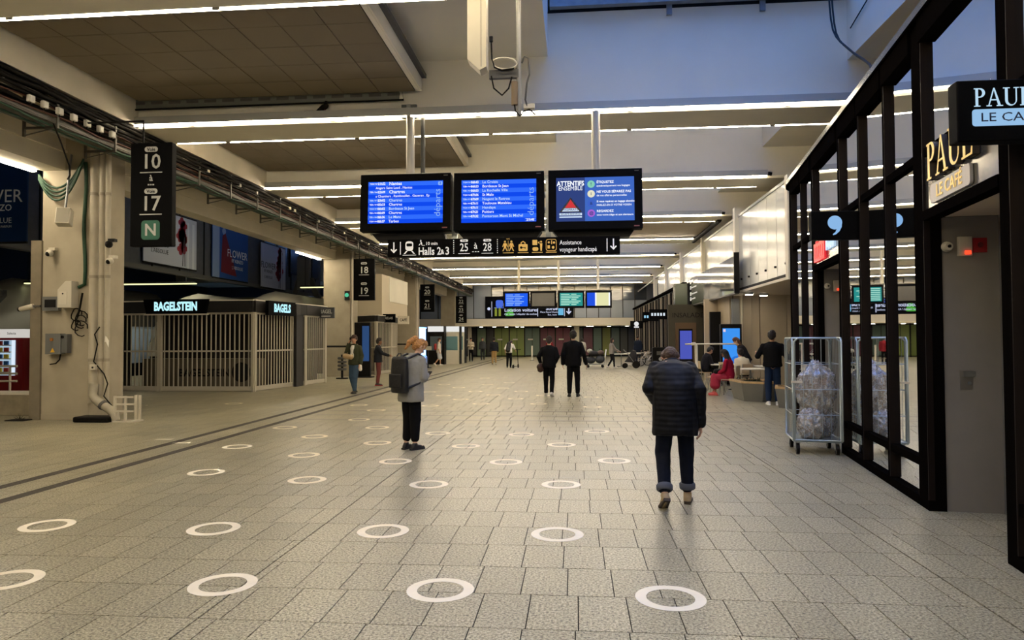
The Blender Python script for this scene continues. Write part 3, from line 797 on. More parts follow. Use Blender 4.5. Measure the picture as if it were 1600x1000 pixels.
t = thing('wall_box', 'small open grey socket box beside the beige cabinet on the near column', 'socket box', (-10.72, YF, 2.4))
MB().box(-.18, .17, -.09, 0, -.16, .13).build('case', mat('box_grey', '6A6B68', .5), t)
MB().box(-.12, .12, -.1, -.09, -.09, .07).build('window', M_DARK, t)
for (nm_, x, z, cc) in (('white dome camera on the left face of the near column', -10.73, 3.42, 'w'), ('white dome camera on the right edge of the near column', -9.42, 3.24, 'w'), ('black dome camera on the right edge of the near column', -9.44, 3.58, 'b')):
    t = thing('dome_camera', nm_, 'camera', (x, YF - .1, z))
    a = M_PALE if cc == 'w' else M_BLACK
    MB().box(-.04, .1, 0, .1, .06, .12).build('arm', a, t)
    MB().ell((0, -.02, 0), (.075, .075, .075)).build('housing', a, t)
    MB().ell((.0, -.06, -.02), (.045, .05, .05)).build('dome', M_BLACK, t)
t = thing('bullet_camera', 'white bullet camera pointing left from the near column', 'camera', (-11.25, YF - .05, 2.3))
MB().cyl((-.16, 0, -.02), (.14, 0, .04), .05, .055, 12).build('body', M_PALE, t)
MB().box(.1, .28, -.02, .1, .02, .06).build('arm', M_DGREY, t)
MB().cyl((-.2, 0, -.03), (-.16, 0, -.02), .04, .05, 12).build('hood', M_DARK, t)
MB().tube([(-10.03, YF - .03, 5.3)] + [(-10.03 + .02 * math.sin(k), YF - .03, 5.3 - k * .28) for k in range(1, 10)] + [(-10.15, YF - .03, 2.72)], .035, 7).build('cable', mat('green_cable', '173F28', .6), label='green cable bundle running down the near column', cat='cable')
mb = MB()
for q in range(4):
    mb.tube(sag((-11.0, YF - .1, 5.05 - .03 * q), (-10.0, YF - .12 - .02 * q, 5.35 - .05 * q), .42 + .05 * q, 12), .022, 6)
mb.build('cable', mat('green_cable', '173F28', .6), label='loop of green cables across the top of the near column', cat='cable')
mb = MB()
for q in range(5):
    c = Vector((-10.12 + random.uniform(-.08, .08), YF - .08, 2.15 - .07 * q)); r = random.uniform(.07, .16)
    mb.tube([c + Vector((r * math.cos(a), 0.02 * math.sin(3 * a), r * 1.2 * math.sin(a))) for a in [PI * k / 6 for k in range(11)]], .012, 5)
mb.tube([(-10.05, YF - .05, 2.6), (-10.08, YF - .08, 2.3), (-10.12, YF - .1, 2.1)], .02, 5)
mb.build('cable', M_CABLE, label='tangle of black cables below the beige cabinet', cat='cable')
MB().tube([(-9.62, YF - .12, 1.9), (-9.72, YF - .13, 1.75), (-9.66, YF - .12, 1.55), (-9.74, YF - .12, 1.2), (-9.5, YF - .14, .95), (-9.42, YF - .14, .75), (-9.5, YF - .14, .5), (-9.35, YF - .1, .3)], .012).build('cable', M_CABLE, label='black cable snaking down the cream pipes of the near column', cat='cable')
t = thing('socket', 'small white socket tied to the cream pipes of the near column', 'socket', (-9.72, YF - .14, 1.08))
MB().box(-.06, .06, -.05, .03, -.05, .06).build('body', M_PALE, t, bev=.006)
MB().cyl((.01, -.06, 0), (.01, -.05, 0), .02).build('hole', M_DARK, t)
t = thing('tape_scrap', 'scrap of white tape stuck to the outer pipe of the near column', 'tape', (-9.46, YF - .1, 1.62))
MB().add([(-.05, 0, .1), (.0, -.03, .08), (.07, -.02, -.04), (.03, .0, .0), (.05, -.04, -.14), (-.02, -.02, -.02), (-.07, 0, -.03)], [(0, 1, 3), (1, 2, 3), (3, 4, 5), (0, 3, 5), (0, 5, 6)]).build('strip', mat('tape_white', 'E6E2D6', .5), t)
# ------------------------------------------------------------------ platform signs hung from the girder
def voie(x0, x1, y, z0, z1, rows, label, top):
    w_, h_ = x1 - x0, z1 - z0
    s = thing('platform_sign', label, 'sign', ((x0 + x1) / 2, y, z0), group='hanging platform number signs')
    MB().box(-w_ / 2, w_ / 2, 0, .14, 0, h_).build('case', M_SIGN, s, bev=.01)
    for zz in (h_ - .25, h_ + .0):
        pass
    xg = -9.0 - (x0 + x1) / 2
    MB().tube([(-w_ / 4, .07, h_ - .01), (-w_ / 4, .07, 5.62 - z0), (xg, .07, 5.62 - z0)], .02, 8).build('hanger', M_DARK, s)
    for kind, t_, v in rows:
        z = h_ * v
        if kind == 'pill':
            flat([rrect(-.125, -.048, .125, .048, .047)], (0, -.003, z), M_LETGREY, s, 'pill', FRONT, .003)
            txt('Voie', .085, (0, -.007, z - .004), M_SIGN, s, bold=.02)
        elif kind == 'num':
            txt(t_, .375, (0, -.004, z), M_LETGREY, s, bold=.012)
            flat([rect(-.21, -.009, .21, .009)], (0, -.003, z - .185), M_LETGREY, s, 'underline', FRONT, .003)
        elif kind == 'N':
            flat([rrect(-.175, -.175, .175, .175, .06)], (0, -.003, z), mat('green_badge', '1E5F4B', .5), s, 'badge', FRONT, .003)
            txt('N', .30, (0, -.007, z - .005), M_LETGREY, s, bold=.02)
        else:
            txt(t_, .16, (0, -.004, z), M_LETGREY, s, bold=.012)
            flat([rect(-.06, 0, -.03, .025), rect(-.015, 0, .015, .025), rect(.03, 0, .06, .025)], (0, -.003, z - .13), M_LETGREY, s, 'small_mark', FRONT, .003)
    return s
voie(-8.01, -7.22, 12.0, 3.32, 5.2, [('pill', '', .935), ('num', '10', .81), ('a', 'à', .655), ('pill', '', .53), ('num', '17', .405), ('N', '', .155)], 'black hanging platform sign with numbers ten and seventeen and a green N', 5.95)
voie(-9.02, -8.14, 28.0, 3.22, 4.92, [('pill', '', .89), ('num', '18', .72), ('pill', '', .40), ('num', '19', .22)], 'black hanging platform sign with numbers eighteen and nineteen', 5.95)
voie(-9.55, -8.66, 42.8, 3.3, 5.02, [('pill', '', .89), ('num', '20', .72), ('pill', '', .40), ('num', '21', .22)], 'black hanging platform sign with numbers twenty and twenty-one', 5.95)
voie(-9.42, -8.55, 55.0, 2.88, 5.02, [('pill', '', .94), ('num', '22', .80), ('pill', '', .62), ('num', '23', .48), ('pill', '', .29), ('num', '24', .15)], 'black hanging platform sign with numbers twenty-two to twenty-four', 5.95)
# ------------------------------------------------------------------ shuttered kiosks
M_BAR = mat('shutter_bar', 'B9B2A0', .45)
M_KTOP = mat('kiosk_dark', '171514', .5)
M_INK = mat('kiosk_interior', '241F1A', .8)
def kiosk(label, pts, ztop, zband, nbars, group_parts):
    """pts: ground outline (open polyline of shuttered faces, left to right)"""
    k = thing('kiosk', label, 'kiosk', (0, 0, 0))
    me = MB().box(-.017, .017, -.012, .012, .1, zband).mesh('bar', M_BAR)
    for i in range(len(pts) - 1):
        a, b = Vector(pts[i]), Vector(pts[i + 1]); L_ = (b - a).length; d = (b - a) / L_
        n = nbars[i]
        ang = math.atan2(d.y, d.x)
        for j in range(n + 1):
            p = a + d * (L_ * j / n)
            big = (j in (0, n))
            if big:
                MB().box(-.07, .07, -.05, .05, 0, zband).build('post', M_BAR, k, loc=None).matrix_local = Matrix.Translation((p.x, p.y, 0)) @ Matrix.Rotation(ang, 4, 'Z')
            else:
                inst('bar', me, k, (p.x, p.y, 0), (0, 0, ang))
        for z0, z1 in ((.02, .16), (zband * .5, zband * .5 + .05), (zband - .06, zband)):
            MB().obox(a, b, .05, z0, z1).build('rail', M_BAR, k)
        MB().obox(a, b, .16, zband, ztop).build('band', M_KTOP, k)
        MB().obox(a - d * .02, b + d * .02, .2, ztop, ztop + .035).build('trim', mat('kiosk_trim', 'DAD4C4', .5), k)
    return k
K1 = [(-14.75, 21.6), (-13.2, 21.35), (-10.1, 21.35), (-9.75, 23.6), (-9.6, 24.3), (-9.45, 25.9)]
k1 = kiosk('first shuttered food kiosk with lit sign and pale vertical bars', K1, 2.86, 2.5, [10, 20, 14, 3, 10], None)
MB().prism([(-15.1, 21.9), (-13.2, 21.6), (-10.3, 21.6), (-9.9, 23.8), (-9.75, 26.3), (-15.1, 26.3)], 2.6, 2.86).build('roof', M_KTOP, k1)
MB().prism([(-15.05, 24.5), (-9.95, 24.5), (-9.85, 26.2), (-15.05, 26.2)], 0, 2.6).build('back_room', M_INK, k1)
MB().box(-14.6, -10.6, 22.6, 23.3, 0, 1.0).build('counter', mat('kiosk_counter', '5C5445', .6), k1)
MB().box(-15.15, -14.75, 21.55, 22.2, 0, 2.86).build('end_panel', M_KTOP, k1)
txt('BAGELSTEIN', .34, (-12.4, 22.59, .52), M_DARK, k1, ext=.004, bold=.03, sx=.95)
MB().lathe([(.33, 0), (.33, .02)], (0, 0, 0), 20).build('bagel_roundel', M_DARK, k1).matrix_local = frameM((-11.1, 22.59, .55), (1, 0, 0), (0, 0, 1))
MB().box(-9.8, -9.6, 23.55, 24.35, 0, 2.86).build('dark_pier', M_KTOP, k1)
M_CY = emat('cyan_letter', 'B5EAF5', 1.15)
s = thing('shop_sign', 'long black lit kiosk sign with cyan white letters over the bars', 'sign', (-12.55, 21.2, 2.46))
MB().prism([(-1.0, .0), (.95, .0), (1.05, .46), (-1.1, .46)], -.05, .06, 'y').build('case', M_SIGN, s)
MB().prism([(-1.06, -.04), (1.01, -.04), (1.03, 0), (-1.08, 0)], -.06, .07, 'y').build('trim', mat('kiosk_trim', 'DAD4C4', .5), s)
txt('BAGELSTEIN', .37, (-.02, -.054, .225), M_CY, s, bold=.045, sx=.70)
s = thing('shop_sign', 'small lit kiosk sign with cyan white letters at the kiosk corner side', 'sign', (-9.72, 22.4, 2.42), rz=math.radians(79))
MB().box(-.75, .75, -.12, .0, 0, .46).build('case', M_SIGN, s)
txt('BAGELS', .36, (0, -.124, .225), M_CY, s, bold=.045, sx=.75)
s = thing('shop_sign', 'unlit grey kiosk sign at the rear end of the first kiosk', 'sign', (-9.2, 25.4, 2.42))
MB().box(-.35, .28, 0, .1, 0, .4).build('case', mat('sign_grey', '3E4144', .5), s)
txt('BAGEL', .2, (-.03, -.004, .24), M_LETGREY, s, bold=.02, sx=.8)
flat([rect(-.2, .06, .15, .09)], (0, -.003, 0), M_LETGREY, s, 'line')
K2 = [(-10.35, 32.6), (-9.1, 31.6), (-8.9, 33.4), (-9.1, 35.2)]
k2 = kiosk('second shuttered kiosk with pale bars beyond the second column', K2, 2.72, 2.45, [12, 10, 9], None)
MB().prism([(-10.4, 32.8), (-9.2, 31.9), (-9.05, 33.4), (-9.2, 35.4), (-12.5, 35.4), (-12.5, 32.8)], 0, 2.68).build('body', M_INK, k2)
MB().box(-12.0, -9.2, 32.9, 38, 2.75, 4.75).build('upper_wall', mat('upper_cream', 'C3B69C', .6), k2)
MB().box(-9.5, -9.18, 34.2, 38, 3.5, 4.75).build('upper_box', M_WHITE, k2)
s = thing('shop_sign', 'black sign panel on the second shuttered kiosk', 'sign', (-8.75, 32.6, 2.42))
MB().box(-.3, .3, -.1, .0, 0, .4).build('case', M_SIGN, s)
txt('RELAIS', .16, (0, -.104, .2), M_LETGREY, s, bold=.02, sx=.8)
s = thing('shop_sign', 'white sign panel at the far corner of the second kiosk', 'sign', (-8.72, 35.25, 2.4))
MB().box(-.28, .28, -.1, .0, 0, .4).build('case', M_PALE, s)
txt('CAFÉ', .2, (0, -.104, .2), M_DARK, s, bold=.02, sx=.8)
# digital totem and bin stand near the second column
s = thing('advert_screen', 'black totem with tall blue screen beside the second column', 'screen', (-9.05, 29.3, 0))
MB().box(-.35, .35, 0, .16, 0, 2.35).build('case', M_BLACK, s, bev=.02)
MB().box(.0, .3, -.008, 0, .7, 2.2).build('screen', emat('totem_blue', '32507E', .8), s)
MB().box(-.45, .45, -.12, .3, 0, .05).build('foot', M_BLACK, s)
s = thing('litter_bin', 'dark ribbed litter bin on a stand beside the second column', 'bin', (-9.62, 28.4, 0))
for z in (.35, .5, .65, .8):
    MB().lathe([(.17, 0), (.2, .05), (.17, .1)], (0, 0, z), 12).build('ring', M_DGREY, s)
MB().cyl((0, 0, 0), (0, 0, 1.0), .05).build('stem', M_DARK, s)
MB().cyl((0, 0, 0), (0, 0, .04), .25, n=14).build('foot', M_DARK, s)
s = thing('signal_lamp', 'small green signal lamp on the edge of the second column', 'lamp', (-9.95, 29.97, 3.55))
MB().box(-.1, .1, 0, .12, -.2, .2).build('case', M_DARK, s)
MB().cyl((0, -.02, .02), (0, 0, .02), .09, n=14).build('lens', emat('green_lens', '5FD8A8', .8), s)
# ------------------------------------------------------------------ platform hall behind the openings
pf = MB().box(-17.6, -17.1, 10, 46, 4.6, 9.0)
pfo = pf.build('wall_left', mat('facade_grey', '4A4B50', .8, var=.15), label='dark grey upper facade with windows behind the kiosks', kind='structure')
for j, y in enumerate(range(11, 46, 2)):
    MB().box(-17.12, -17.06, y, y + .06, 4.6, 9).build('facade_joint', M_DARK, pfo)
for j in range(5):
    y = 37.3 + j * 1.75
    MB().box(-17.1, -17.04, y, y + 1.3, 5.6, 8).build('window_panel', mat('window_blue', '2B3A55', .2), pfo)
    MB().box(-17.1, -17.0, y - .1, y, 5.4, 8).build('window_frame', M_DARK, pfo)
MB().box(-17.3, -17.0, 10, 46, 4.45, 4.62).build('facade_edge', M_DGREY, pfo)
for y in (38.5,):
    MB().prism([(-.5, 0), (-.2, 0), (.3, 1.6), (.0, 1.6)], -.3, 0, 'y').prism([(1.2, 0), (1.5, 0), (.9, 1.6), (.6, 1.6)], -.3, 0, 'y').build('v_strut', M_DGREY, pfo).matrix_local = Matrix.Translation((-16.0, 39.6, 3.6))
    MB().box(-.35, .35, -.35, 0, 0, 1.9).build('strut_block', mat('strut_grey', '6C6A66', .7), pfo).matrix_local = Matrix.Translation((-15.55, 39.4, 4.5))
# banners
AXP = ((0, 1, 0), (0, 0, 1))      # on the facade that faces the hall (+x)
def flower(parent, cx, cz, s, n=7, col='8E1420'):
    m = mat('banner_red', col, .6)
    ps = []
    for i in range(n):
        a, r = random.uniform(0, 2 * PI), random.uniform(0, .32) * s
        px, pz = cx + r * math.cos(a) * .9, cz + r * math.sin(a) * 1.5
        ps += [disc(px + .1 * s * math.cos(b), pz + .1 * s * math.sin(b), .10 * s, 9, .085 * s) for b in (0, 1.6, 3.1, 4.7)]
    flat(ps, (0, 0, 0), m, parent, 'printed_flowers', AXP, .004)
    flat([[(cx - .03 * s, cz - .9 * s), (cx, cz - .9 * s), (cx + .06 * s, cz), (cx + .03 * s, cz)], [(cx + .1 * s, cz - .9 * s), (cx + .13 * s, cz - .9 * s), (cx + .1 * s, cz), (cx + .07 * s, cz)]], (.002, 0, 0), mat('banner_stem', '2A2226', .6), parent, 'printed_stems', AXP, .004)
def banner(label, y0, y1, z0, z1, col, kind, X=-16.98):
    b = thing('banner', label, 'banner', (X, (y0 + y1) / 2, z0), group='perfume banners on the dark facade')
    w_, h_ = y1 - y0, z1 - z0
    MB().box(-.04, 0, -w_ / 2, w_ / 2, 0, h_).build('sheet', mat('banner_' + col, col, .6, spec=.2), b)
    for z in (0, h_):
        MB().cyl((-.01, -w_ / 2, z), (-.01, w_ / 2, z), .035, n=8).build('pole', M_DARK, b)
    ink = mat('ink_' + kind, 'E4E8EE' if kind == 'blue' else '33363C', .6)
    tx = w_ * (.18 if kind == 'blue' else -.22)
    txt('FLOWER', w_ * .15, (.006, tx, h_ * .50), ink, b, AXP, ext=.002)
    txt('BY KENZO', w_ * .07, (.006, tx, h_ * .37), ink, b, AXP, ext=.002)
    txt("L'ABSOLUE", w_ * .065, (.006, tx, h_ * .24), ink, b, AXP, ext=.002)
    if kind == 'blue':
        if y0 > 15 + 10:
            dr = [(-.28 * w_, h_ * .12), (.16 * w_, h_ * .08), (.02 * w_, h_ * .45), (-.16 * w_, h_ * .86), (-.24 * w_, h_ * .8)]
            flat([dr], (.004, 0, 0), mat('dress_red', '6B1420', .7), b, 'printed_dress', AXP, .004)
            flat([disc(-.2 * w_, h_ * .89, .05 * w_, 10), rect(-.5 * w_, 0, -.32 * w_, h_)], (.003, 0, 0), mat('print_pale', '7F93B8', .6), b, 'printed_figure', AXP, .004)
    else:
        flower(b, w_ * .22, h_ * .60, h_ * .62, 13)
        flat([rect(w_ * .30, 0, w_ * .34, h_ * .9), rect(w_ * .4, 0, w_ * .45, h_ * .9)], (.006, 0, 0), mat('bottle_pale', 'C9CCD4', .4), b, 'printed_bottle', AXP, .004)
    return b
bb = thing('banner', 'large dark blue perfume banner at the left edge with white lettering', 'banner', (-16.8, 18.4, 4.4), group='perfume banners on the dark facade')
MB().box(-1.6, 1.45, .0, .05, 0, 2.45).build('sheet', mat('banner_deep', '12315F', .6, spec=.2), bb)
for z in (0, 2.45):
    MB().cyl((-1.6, .02, z), (1.45, .02, z), .035, n=8).build('pole', M_DARK, bb)
I_ = mat('ink_blue', 'E4E8EE', .6)
txt('FLOWER', .52, (1.32, -.005, 1.30), I_, bb, align='RIGHT')
txt('BY KENZO', .26, (1.0, -.005, .98), I_, bb, align='RIGHT', bold=.01)
txt("L'ABSOLUE", .22, (1.0, -.005, .62), I_, bb, align='RIGHT')
txt('EAU DE PARFUM', .09, (1.0, -.005, .45), I_, bb, align='RIGHT')
banner('white perfume banner with red poppies behind the near platform sign', 26.3, 30.2, 4.75, 7.0, 'B4B8C4', 'white')
banner('blue perfume banner with a red dress, middle of the facade', 31.6, 35.2, 4.6, 7.2, '2A4C8C', 'blue')
banner('white perfume banner with red poppies nearest the second column', 36.6, 39.8, 4.5, 6.95, 'B9BDC9', 'white', -16.9)
# trains, lights and platform furniture in the dark
def nose(label, x, y, z0, w_, h_, col):
    t = thing('train', label, 'train', (x, y, 0))
    prof = []
    for k in range(9):
        a = PI * k / 8
        prof.append((w_ / 2 * math.cos(a), h_ * math.sin(a) ** .6))
    mb = MB(); rings = []
    for q, (sc_, dy) in enumerate(((.35, 0), (.7, .35), (.9, 1.0), (1, 2.2), (1, 12))):
        rings.append([(px * (1 if q > 2 else .8 + .05 * q), dy, z0 + pz * sc_) for px, pz in prof])
    vs = [p for r in rings for p in r]
    fs = [(i * 9 + k, i * 9 + k + 1, (i + 1) * 9 + k + 1, (i + 1) * 9 + k) for i in range(4) for k in range(8)]
    fs.append(tuple(range(9)))
    mb.add(vs, fs, True).build('body', mat('train_' + col, col, .35), t)
    MB().box(-w_ * .3, w_ * .3, .42, .9, z0 + h_ * .62, z0 + h_ * .8).build('windscreen', mat('windscreen', '15171C', .1), t)
    MB().box(-w_ * .42, w_ * .42, .3, 12, .0, z0).build('chassis', M_BLACK, t)
    return t
nose('pale grey train nose above the left part of the kiosk roof', -18.3, 30.5, .9, 2.9, 3.0, '8E8B84')
nose('second pale train nose above the middle of the kiosk roof', -14.6, 31.0, .9, 3.2, 3.1, 'A29C90')
nose('grey domed train nose at the left picture edge', -24.6, 26.5, 1.2, 3.0, 3.2, '6B675F')
nose('blue and white train nose behind the vending machine', -21.3, 27.5, .6, 2.6, 1.7, '7C8CA6')
for j, (x, y, l_) in enumerate(((-20.5, 32, 5), (-13.4, 36.5, 2.5), (-23.0, 28.5, 1.6))):
    t = thing('platform_light', ['yellow green tube light over the tracks left of the trains', 'yellow green tube light over the tracks behind the kiosk', 'short tube light high at the left edge'][j], 'light', (x, y, (4.3, 4.4, 4.1)[j]))
    MB().box(-l_ / 2, l_ / 2, -.1, .1, .05, .12).build('housing', M_DARK, t)
    for q in (-.4, .4):
        MB().cyl((l_ * q, 0, .12), (l_ * q, 0, 9.0 - (4.3, 4.4, 4.1)[j]), .015).build('hanger', M_DARK, t)
    MB().box(-l_ / 2, l_ / 2, -.08, .08, 0, .05).build('tube', emat('tube_yellow', 'D6D49A', 2.0), t)
MB().box(-24, -12, 44, 44.3, 2.6, 4.4).build('wall_left', emat('lit_haze', '7F7C55', .35) if False else mat('lit_wall', 'B8B28C', .8), label='pale wall lit by tube lights beyond the trains', kind='structure')
for j, (x, y) in enumerate(((-18.3, 26.0), (-18.3, 30.8), (-12.2, 29.0))):  # tubes added to light the dark train noses
    t = thing('platform_light', ['high tube light over the nearest train nose behind the facade', 'high tube light over the train bodies behind the facade', 'tube light over the tracks between facade and kiosk'][j], 'light', (x, y, (5.0, 5.0, 6.4)[j]))
    MB().box(-.1, .1, -2, 2, .05, .12).build('housing', M_DARK, t)
    MB().box(-.08, .08, -2, 2, 0, .05).build('tube', emat('tube_bright', 'F2EBC8', 40.0), t)
    for q in (-1.6, 1.6):
        MB().cyl((0, q, .12), (0, q, 9.0 - (5.0, 5.0, 6.4)[j]), .015).build('hanger', M_DARK, t)
t = thing('vending_machine', 'red vending machine with lit shelves at the left picture edge', 'vending machine', (-16.95, 19.6, 0))
MB().box(-.75, .52, 0, .8, 0, 1.72).build('case', mat('vend_red', '7A171B', .4), t)
MB().box(-.78, .55, -.04, .8, 1.72, 1.98).build('header', emat('vend_header', 'E9E4DC', .7), t)
flat([disc(-.25, 1.85, .08, 14)], (0, -.045, 0), mat('vend_mark', 'B3202A', .4), t, 'emblem')
txt('Selecta', .1, (.2, -.045, 1.85), M_DARK, t)
MB().box(-.7, .3, -.02, 0, .6, 1.65).build('window', emat('vend_light', 'B8D4E8', .75), t)
MB().box(.2, .3, -.035, -.02, .6, 1.65).build('light_bar', emat('vend_bar', 'DDEBFA', 1.0), t)
for j in range(5):
    MB().box(-.7, .2, -.08, -.02, .68 + j * .2, .71 + j * .2).build('shelf', M_WHITE, t)
    for q in range(4):
        MB().box(-.62 + q * .2, -.48 + q * .2, -.075, -.03, .71 + j * .2, .83 + j * .2).build('product', mat(('pack_a', 'pack_b', 'pack_c')[(j + q) % 3], ('A83A32', '2F5E9E', 'D8C64A')[(j + q) % 3], .5), t)
t = thing('notice_board', 'white notice board with black text behind the near column', 'sign', (-16.35, 20.4, 0))
MB().box(-.6, .5, 0, .05, .95, 1.6).build('panel', M_PALE, t)
for j, s_ in enumerate(('L\'ACCÈS AU', 'QUAI EST RÉSERVÉ', 'AUX VOYAGEURS')):
    txt(s_, .1, (-.05, -.004, 1.45 - .14 * j), M_DARK, t, bold=.01)
for xx in (-.5, .4):
    MB().box(xx, xx + .05, 0, .05, 0, .95).build('leg', M_DGREY, t)
t = thing('screen_totem', 'dark information screen above the vending machine at the left edge', 'screen', (-17.2, 19.3, 2.2))
MB().box(-.6, .15, 0, .12, 0, 1.0).build('case', M_BLACK, t)
MB().box(-.55, .1, -.01, 0, .15, .85).build('screen', emat('dim_screen', '3E5568', .7), t)
MB().cyl((-.2, .06, 1.0), (-.2, .06, 6.8), .04).build('hanger', M_DARK, t)
t = thing('white_pillar', 'white segmented pillar behind the near column', 'pillar', (-15.8, 19.6, 0))
for j in range(8):
    MB().box(-.3, .45, 0, .4, j * .5 + .01, j * .5 + .49).build('segment', M_PALE, t)
t = thing('barrier_rail', 'pale tubular barrier rails in front of the vending machine', 'barrier', (-15.5, 17.6, 0))
for z in (.55, .75, .95):
    MB().cyl((-3, 0, z), (.6, 0, z), .03).build('rail', M_PALE, t)
for x in (-2.6, -1.0, .4):
    MB().cyl((x, 0, 0), (x, 0, .97), .03).build('post', M_PALE, t)
t = thing('concrete_block', 'low concrete block seat at the left picture edge', 'bench', (-12.7, 14.3, 0))
MB().box(-1.6, .95, 0, .9, 0, .45).build('block', mat('block_conc', '8A7F68', .8, var=.2, vscale=5), t, bev=.015)
MB().box(-1.55, .9, .05, .85, .45, .48).build('seat_slab', M_PALE, t)
t = thing('weed_tuft', 'small dark weed at the foot of the near column', 'plant', (-11.35, 13.5, 0))
mb = MB()
for q in range(9):
    a = q * .75
    mb.add([(-.01, 0, 0), (.01, 0, 0), (.16 * math.cos(a), .1 * math.sin(a), .06 + .03 * (q % 4))], [(0, 1, 2), (2, 1, 0)])
mb.build('leaves', M_DARK, t)
MB().box(-11.52, -11.12, 13.3, 13.58, 0, .02).build('floor_plate', M_DARK, label='dark plate on the floor at the left foot of the near column', cat='plate')
# ------------------------------------------------------------------ far end wall
FW = 62.0
fw = thing('wall_far', None, None); props(fw, 'far end wall with glazed upper floor over coloured shopfronts', None, None, 'structure')
M_SPAN = mat('spandrel', 'C9C5BC', .6)
MB().box(-14, 5.4, FW, FW + .3, 2.78, 3.42).build('spandrel', M_SPAN, fw)
MB().box(-14, 5.4, FW - .04, FW, 2.74, 2.8).build('spandrel_edge', M_PALE, fw)
MB().box(-34, 14, FW + .35, FW + .5, 2.7, 6.6).build('upper_backing', mat('upper_blue', '2E3950', .4), fw)
x = -13.8
i = 0
UP = ['7C869A', '6F7A90', '8A93A3', '7A8599']
while x < 5.2:
    wd = 1.05 if x > -7.8 else 1.6
    pale = x < -7.9 or x > -.4
    MB().box(x + .03, x + wd - .03, FW + .05, FW + .1, 3.45, 6.5 if x < -7.9 else 4.95).build('panel', mat('upper_' + UP[i % 4], UP[i % 4], .25) if pale else mat('upper_dark', '1A2230', .15), fw)
    if x > -7.9:
        MB().box(x + .03, x + wd - .03, FW + .12, FW + .16, 4.98, 6.4).build('pane', mat('upper_glass_%d' % (i % 2), ('20293A', '39465C')[i % 2], .08, spec=.9), fw)
    MB().box(x - .03, x + .03, FW, FW + .2, 3.42, 6.5).build('mullion', M_DARK, fw)
    x += wd; i += 1
MB().box(-14, 5.4, FW + 3.5, FW + 3.7, 0, 2.8).build('rear_wall', M_DARK, fw)
MB().box(-14, 5.4, FW, FW + 3.6, 2.72, 2.78).build('soffit', M_CREAM, fw)
SHOP = [(-13.8, -12.0, '33352F'), (-12, -10.6, '3C5A34'), (-10.6, -9.0, '201F1E'), (-9.0, -8.1, '6E8064'), (-8.1, -7.4, '2A2926'), (-7.4, -6.0, '6F7F34'), (-6.0, -4.6, '77883C'), (-4.6, -3.2, '51685C'), (-3.2, -1.8, '5E1730'), (-1.8, -.4, '6B1B38'), (-.4, .7, '3B3A3A'), (.7, 1.6, '5A1A32'), (1.6, 2.4, '4F6A62'), (2.4, 3.2, '6C7426'), (3.2, 4.0, '4D5F58'), (4.0, 4.7, '3A3C38'), (4.7, 5.4, '2A2C30')]
for a, b, c in SHOP:
    MB().box(a + .04, b - .04, FW + 2.0, FW + 2.1, .1, 2.6).build('shop_panel', mat('shop_' + c, c, .35), fw)
    MB().box(b - .05, b + .05, FW + 1.9, FW + 2.1, 0, 2.72).build('shop_frame', M_DARK, fw)
    if (b - a) > 1.2:
        MB().box((a + b) / 2 - .02, (a + b) / 2 + .02, FW + 1.96, FW + 2.0, .1, 2.6).build('door_joint', M_DARK, fw)
        MB().box(a + .3, a + .75, FW + 1.95, FW + 2.0, 1.5, 1.62).build('shop_plate', M_PALE, fw)
MB().box(-9.6, -9.3, FW + .5, FW + .8, 0, 2.75).build('pillar', M_PALE, fw)
MB().box(-.1, .35, FW + .3, FW + .8, 0, 2.75).build('pillar', M_PALE, fw)
DL = [(-8.2, 61), (-7.0, 60.7), (-6.0, 61.3), (-5.0, 60.6), (-4.6, 61.2), (-2.9, 60.7), (-1.6, 61.0), (-.5, 60.5), (1.1, 61.0), (1.4, 60.4), (2.9, 61.0), (4.4, 60.6)]
me1 = MB().cyl((0, 0, 0), (0, 0, .06), .17, n=12).mesh('rim', M_STEEL)
me2 = MB().cyl((0, 0, -.015), (0, 0, 0), .15, n=12).mesh('lens', emat('far_lens', 'FFF4DE', 14))
for j, (x, y) in enumerate(DL):
    t = thing('downlight', f'round downlight under the far balcony, {ORD[j]} from the left', 'light', (x, y, 2.66), group='downlights under the far balcony')
    inst('rim', me1, t); inst('lens', me2, t)
bal = MB().box(-14, 5.4, FW - 2.2, FW, 2.72, 2.8).build('ceiling', M_CREAM, label='low balcony soffit before the far shops', kind='structure')
# big direction board on the far wall
s = thing('direction_board', 'large dark blue black direction board on the far wall', 'sign', (-4.0, FW - .07, 3.44))
MB().box(-3.95, 3.85, 0, .12, 0, 1.3).box(-3.95, -2.0, 0, .12, 1.3, 1.95).build('panel', mat('board_navy', '07080F', .6, spec=.04), s)
FA = FRONT
bl_ = emat('board_white', 'D5DBF5', .9); bb_ = emat('board_blue', '4A6BD8', 1.0); bg_ = emat('board_green', '4FA63C', 1.0); bw_ = emat('board_cyan', '6CB5DC', 1.0); by_ = emat('board_olive', '8F9A3C', .8)
flat([rrect(-3.0, .98, -2.35, 1.62, .16), rect(-3.15, .9, -2.2, .97)], (0, -.01, 0), bb_, s, 'train_symbol')
txt('Métro', .55, (-1.65, -.02, 1.1), bl_, s, bold=.03)
txt('M 4 6 12 13', .36, (-.2, -.02, 1.05), bb_, s, bold=.02)
txt('Location voitures', .42, (-.75, -.02, .72), bl_, s, bold=.02)
txt('Car rental / Alquiler de coches', .23, (-.8, -.02, .36), bl_, s, bold=.01)
flat([rrect(-2.1, .2, -1.35, .5, .1), [(-1.95, .5), (-1.8, .85), (-1.5, .85), (-1.4, .5)]], (-.05, -.01, 0), bg_, s, 'car_symbol')
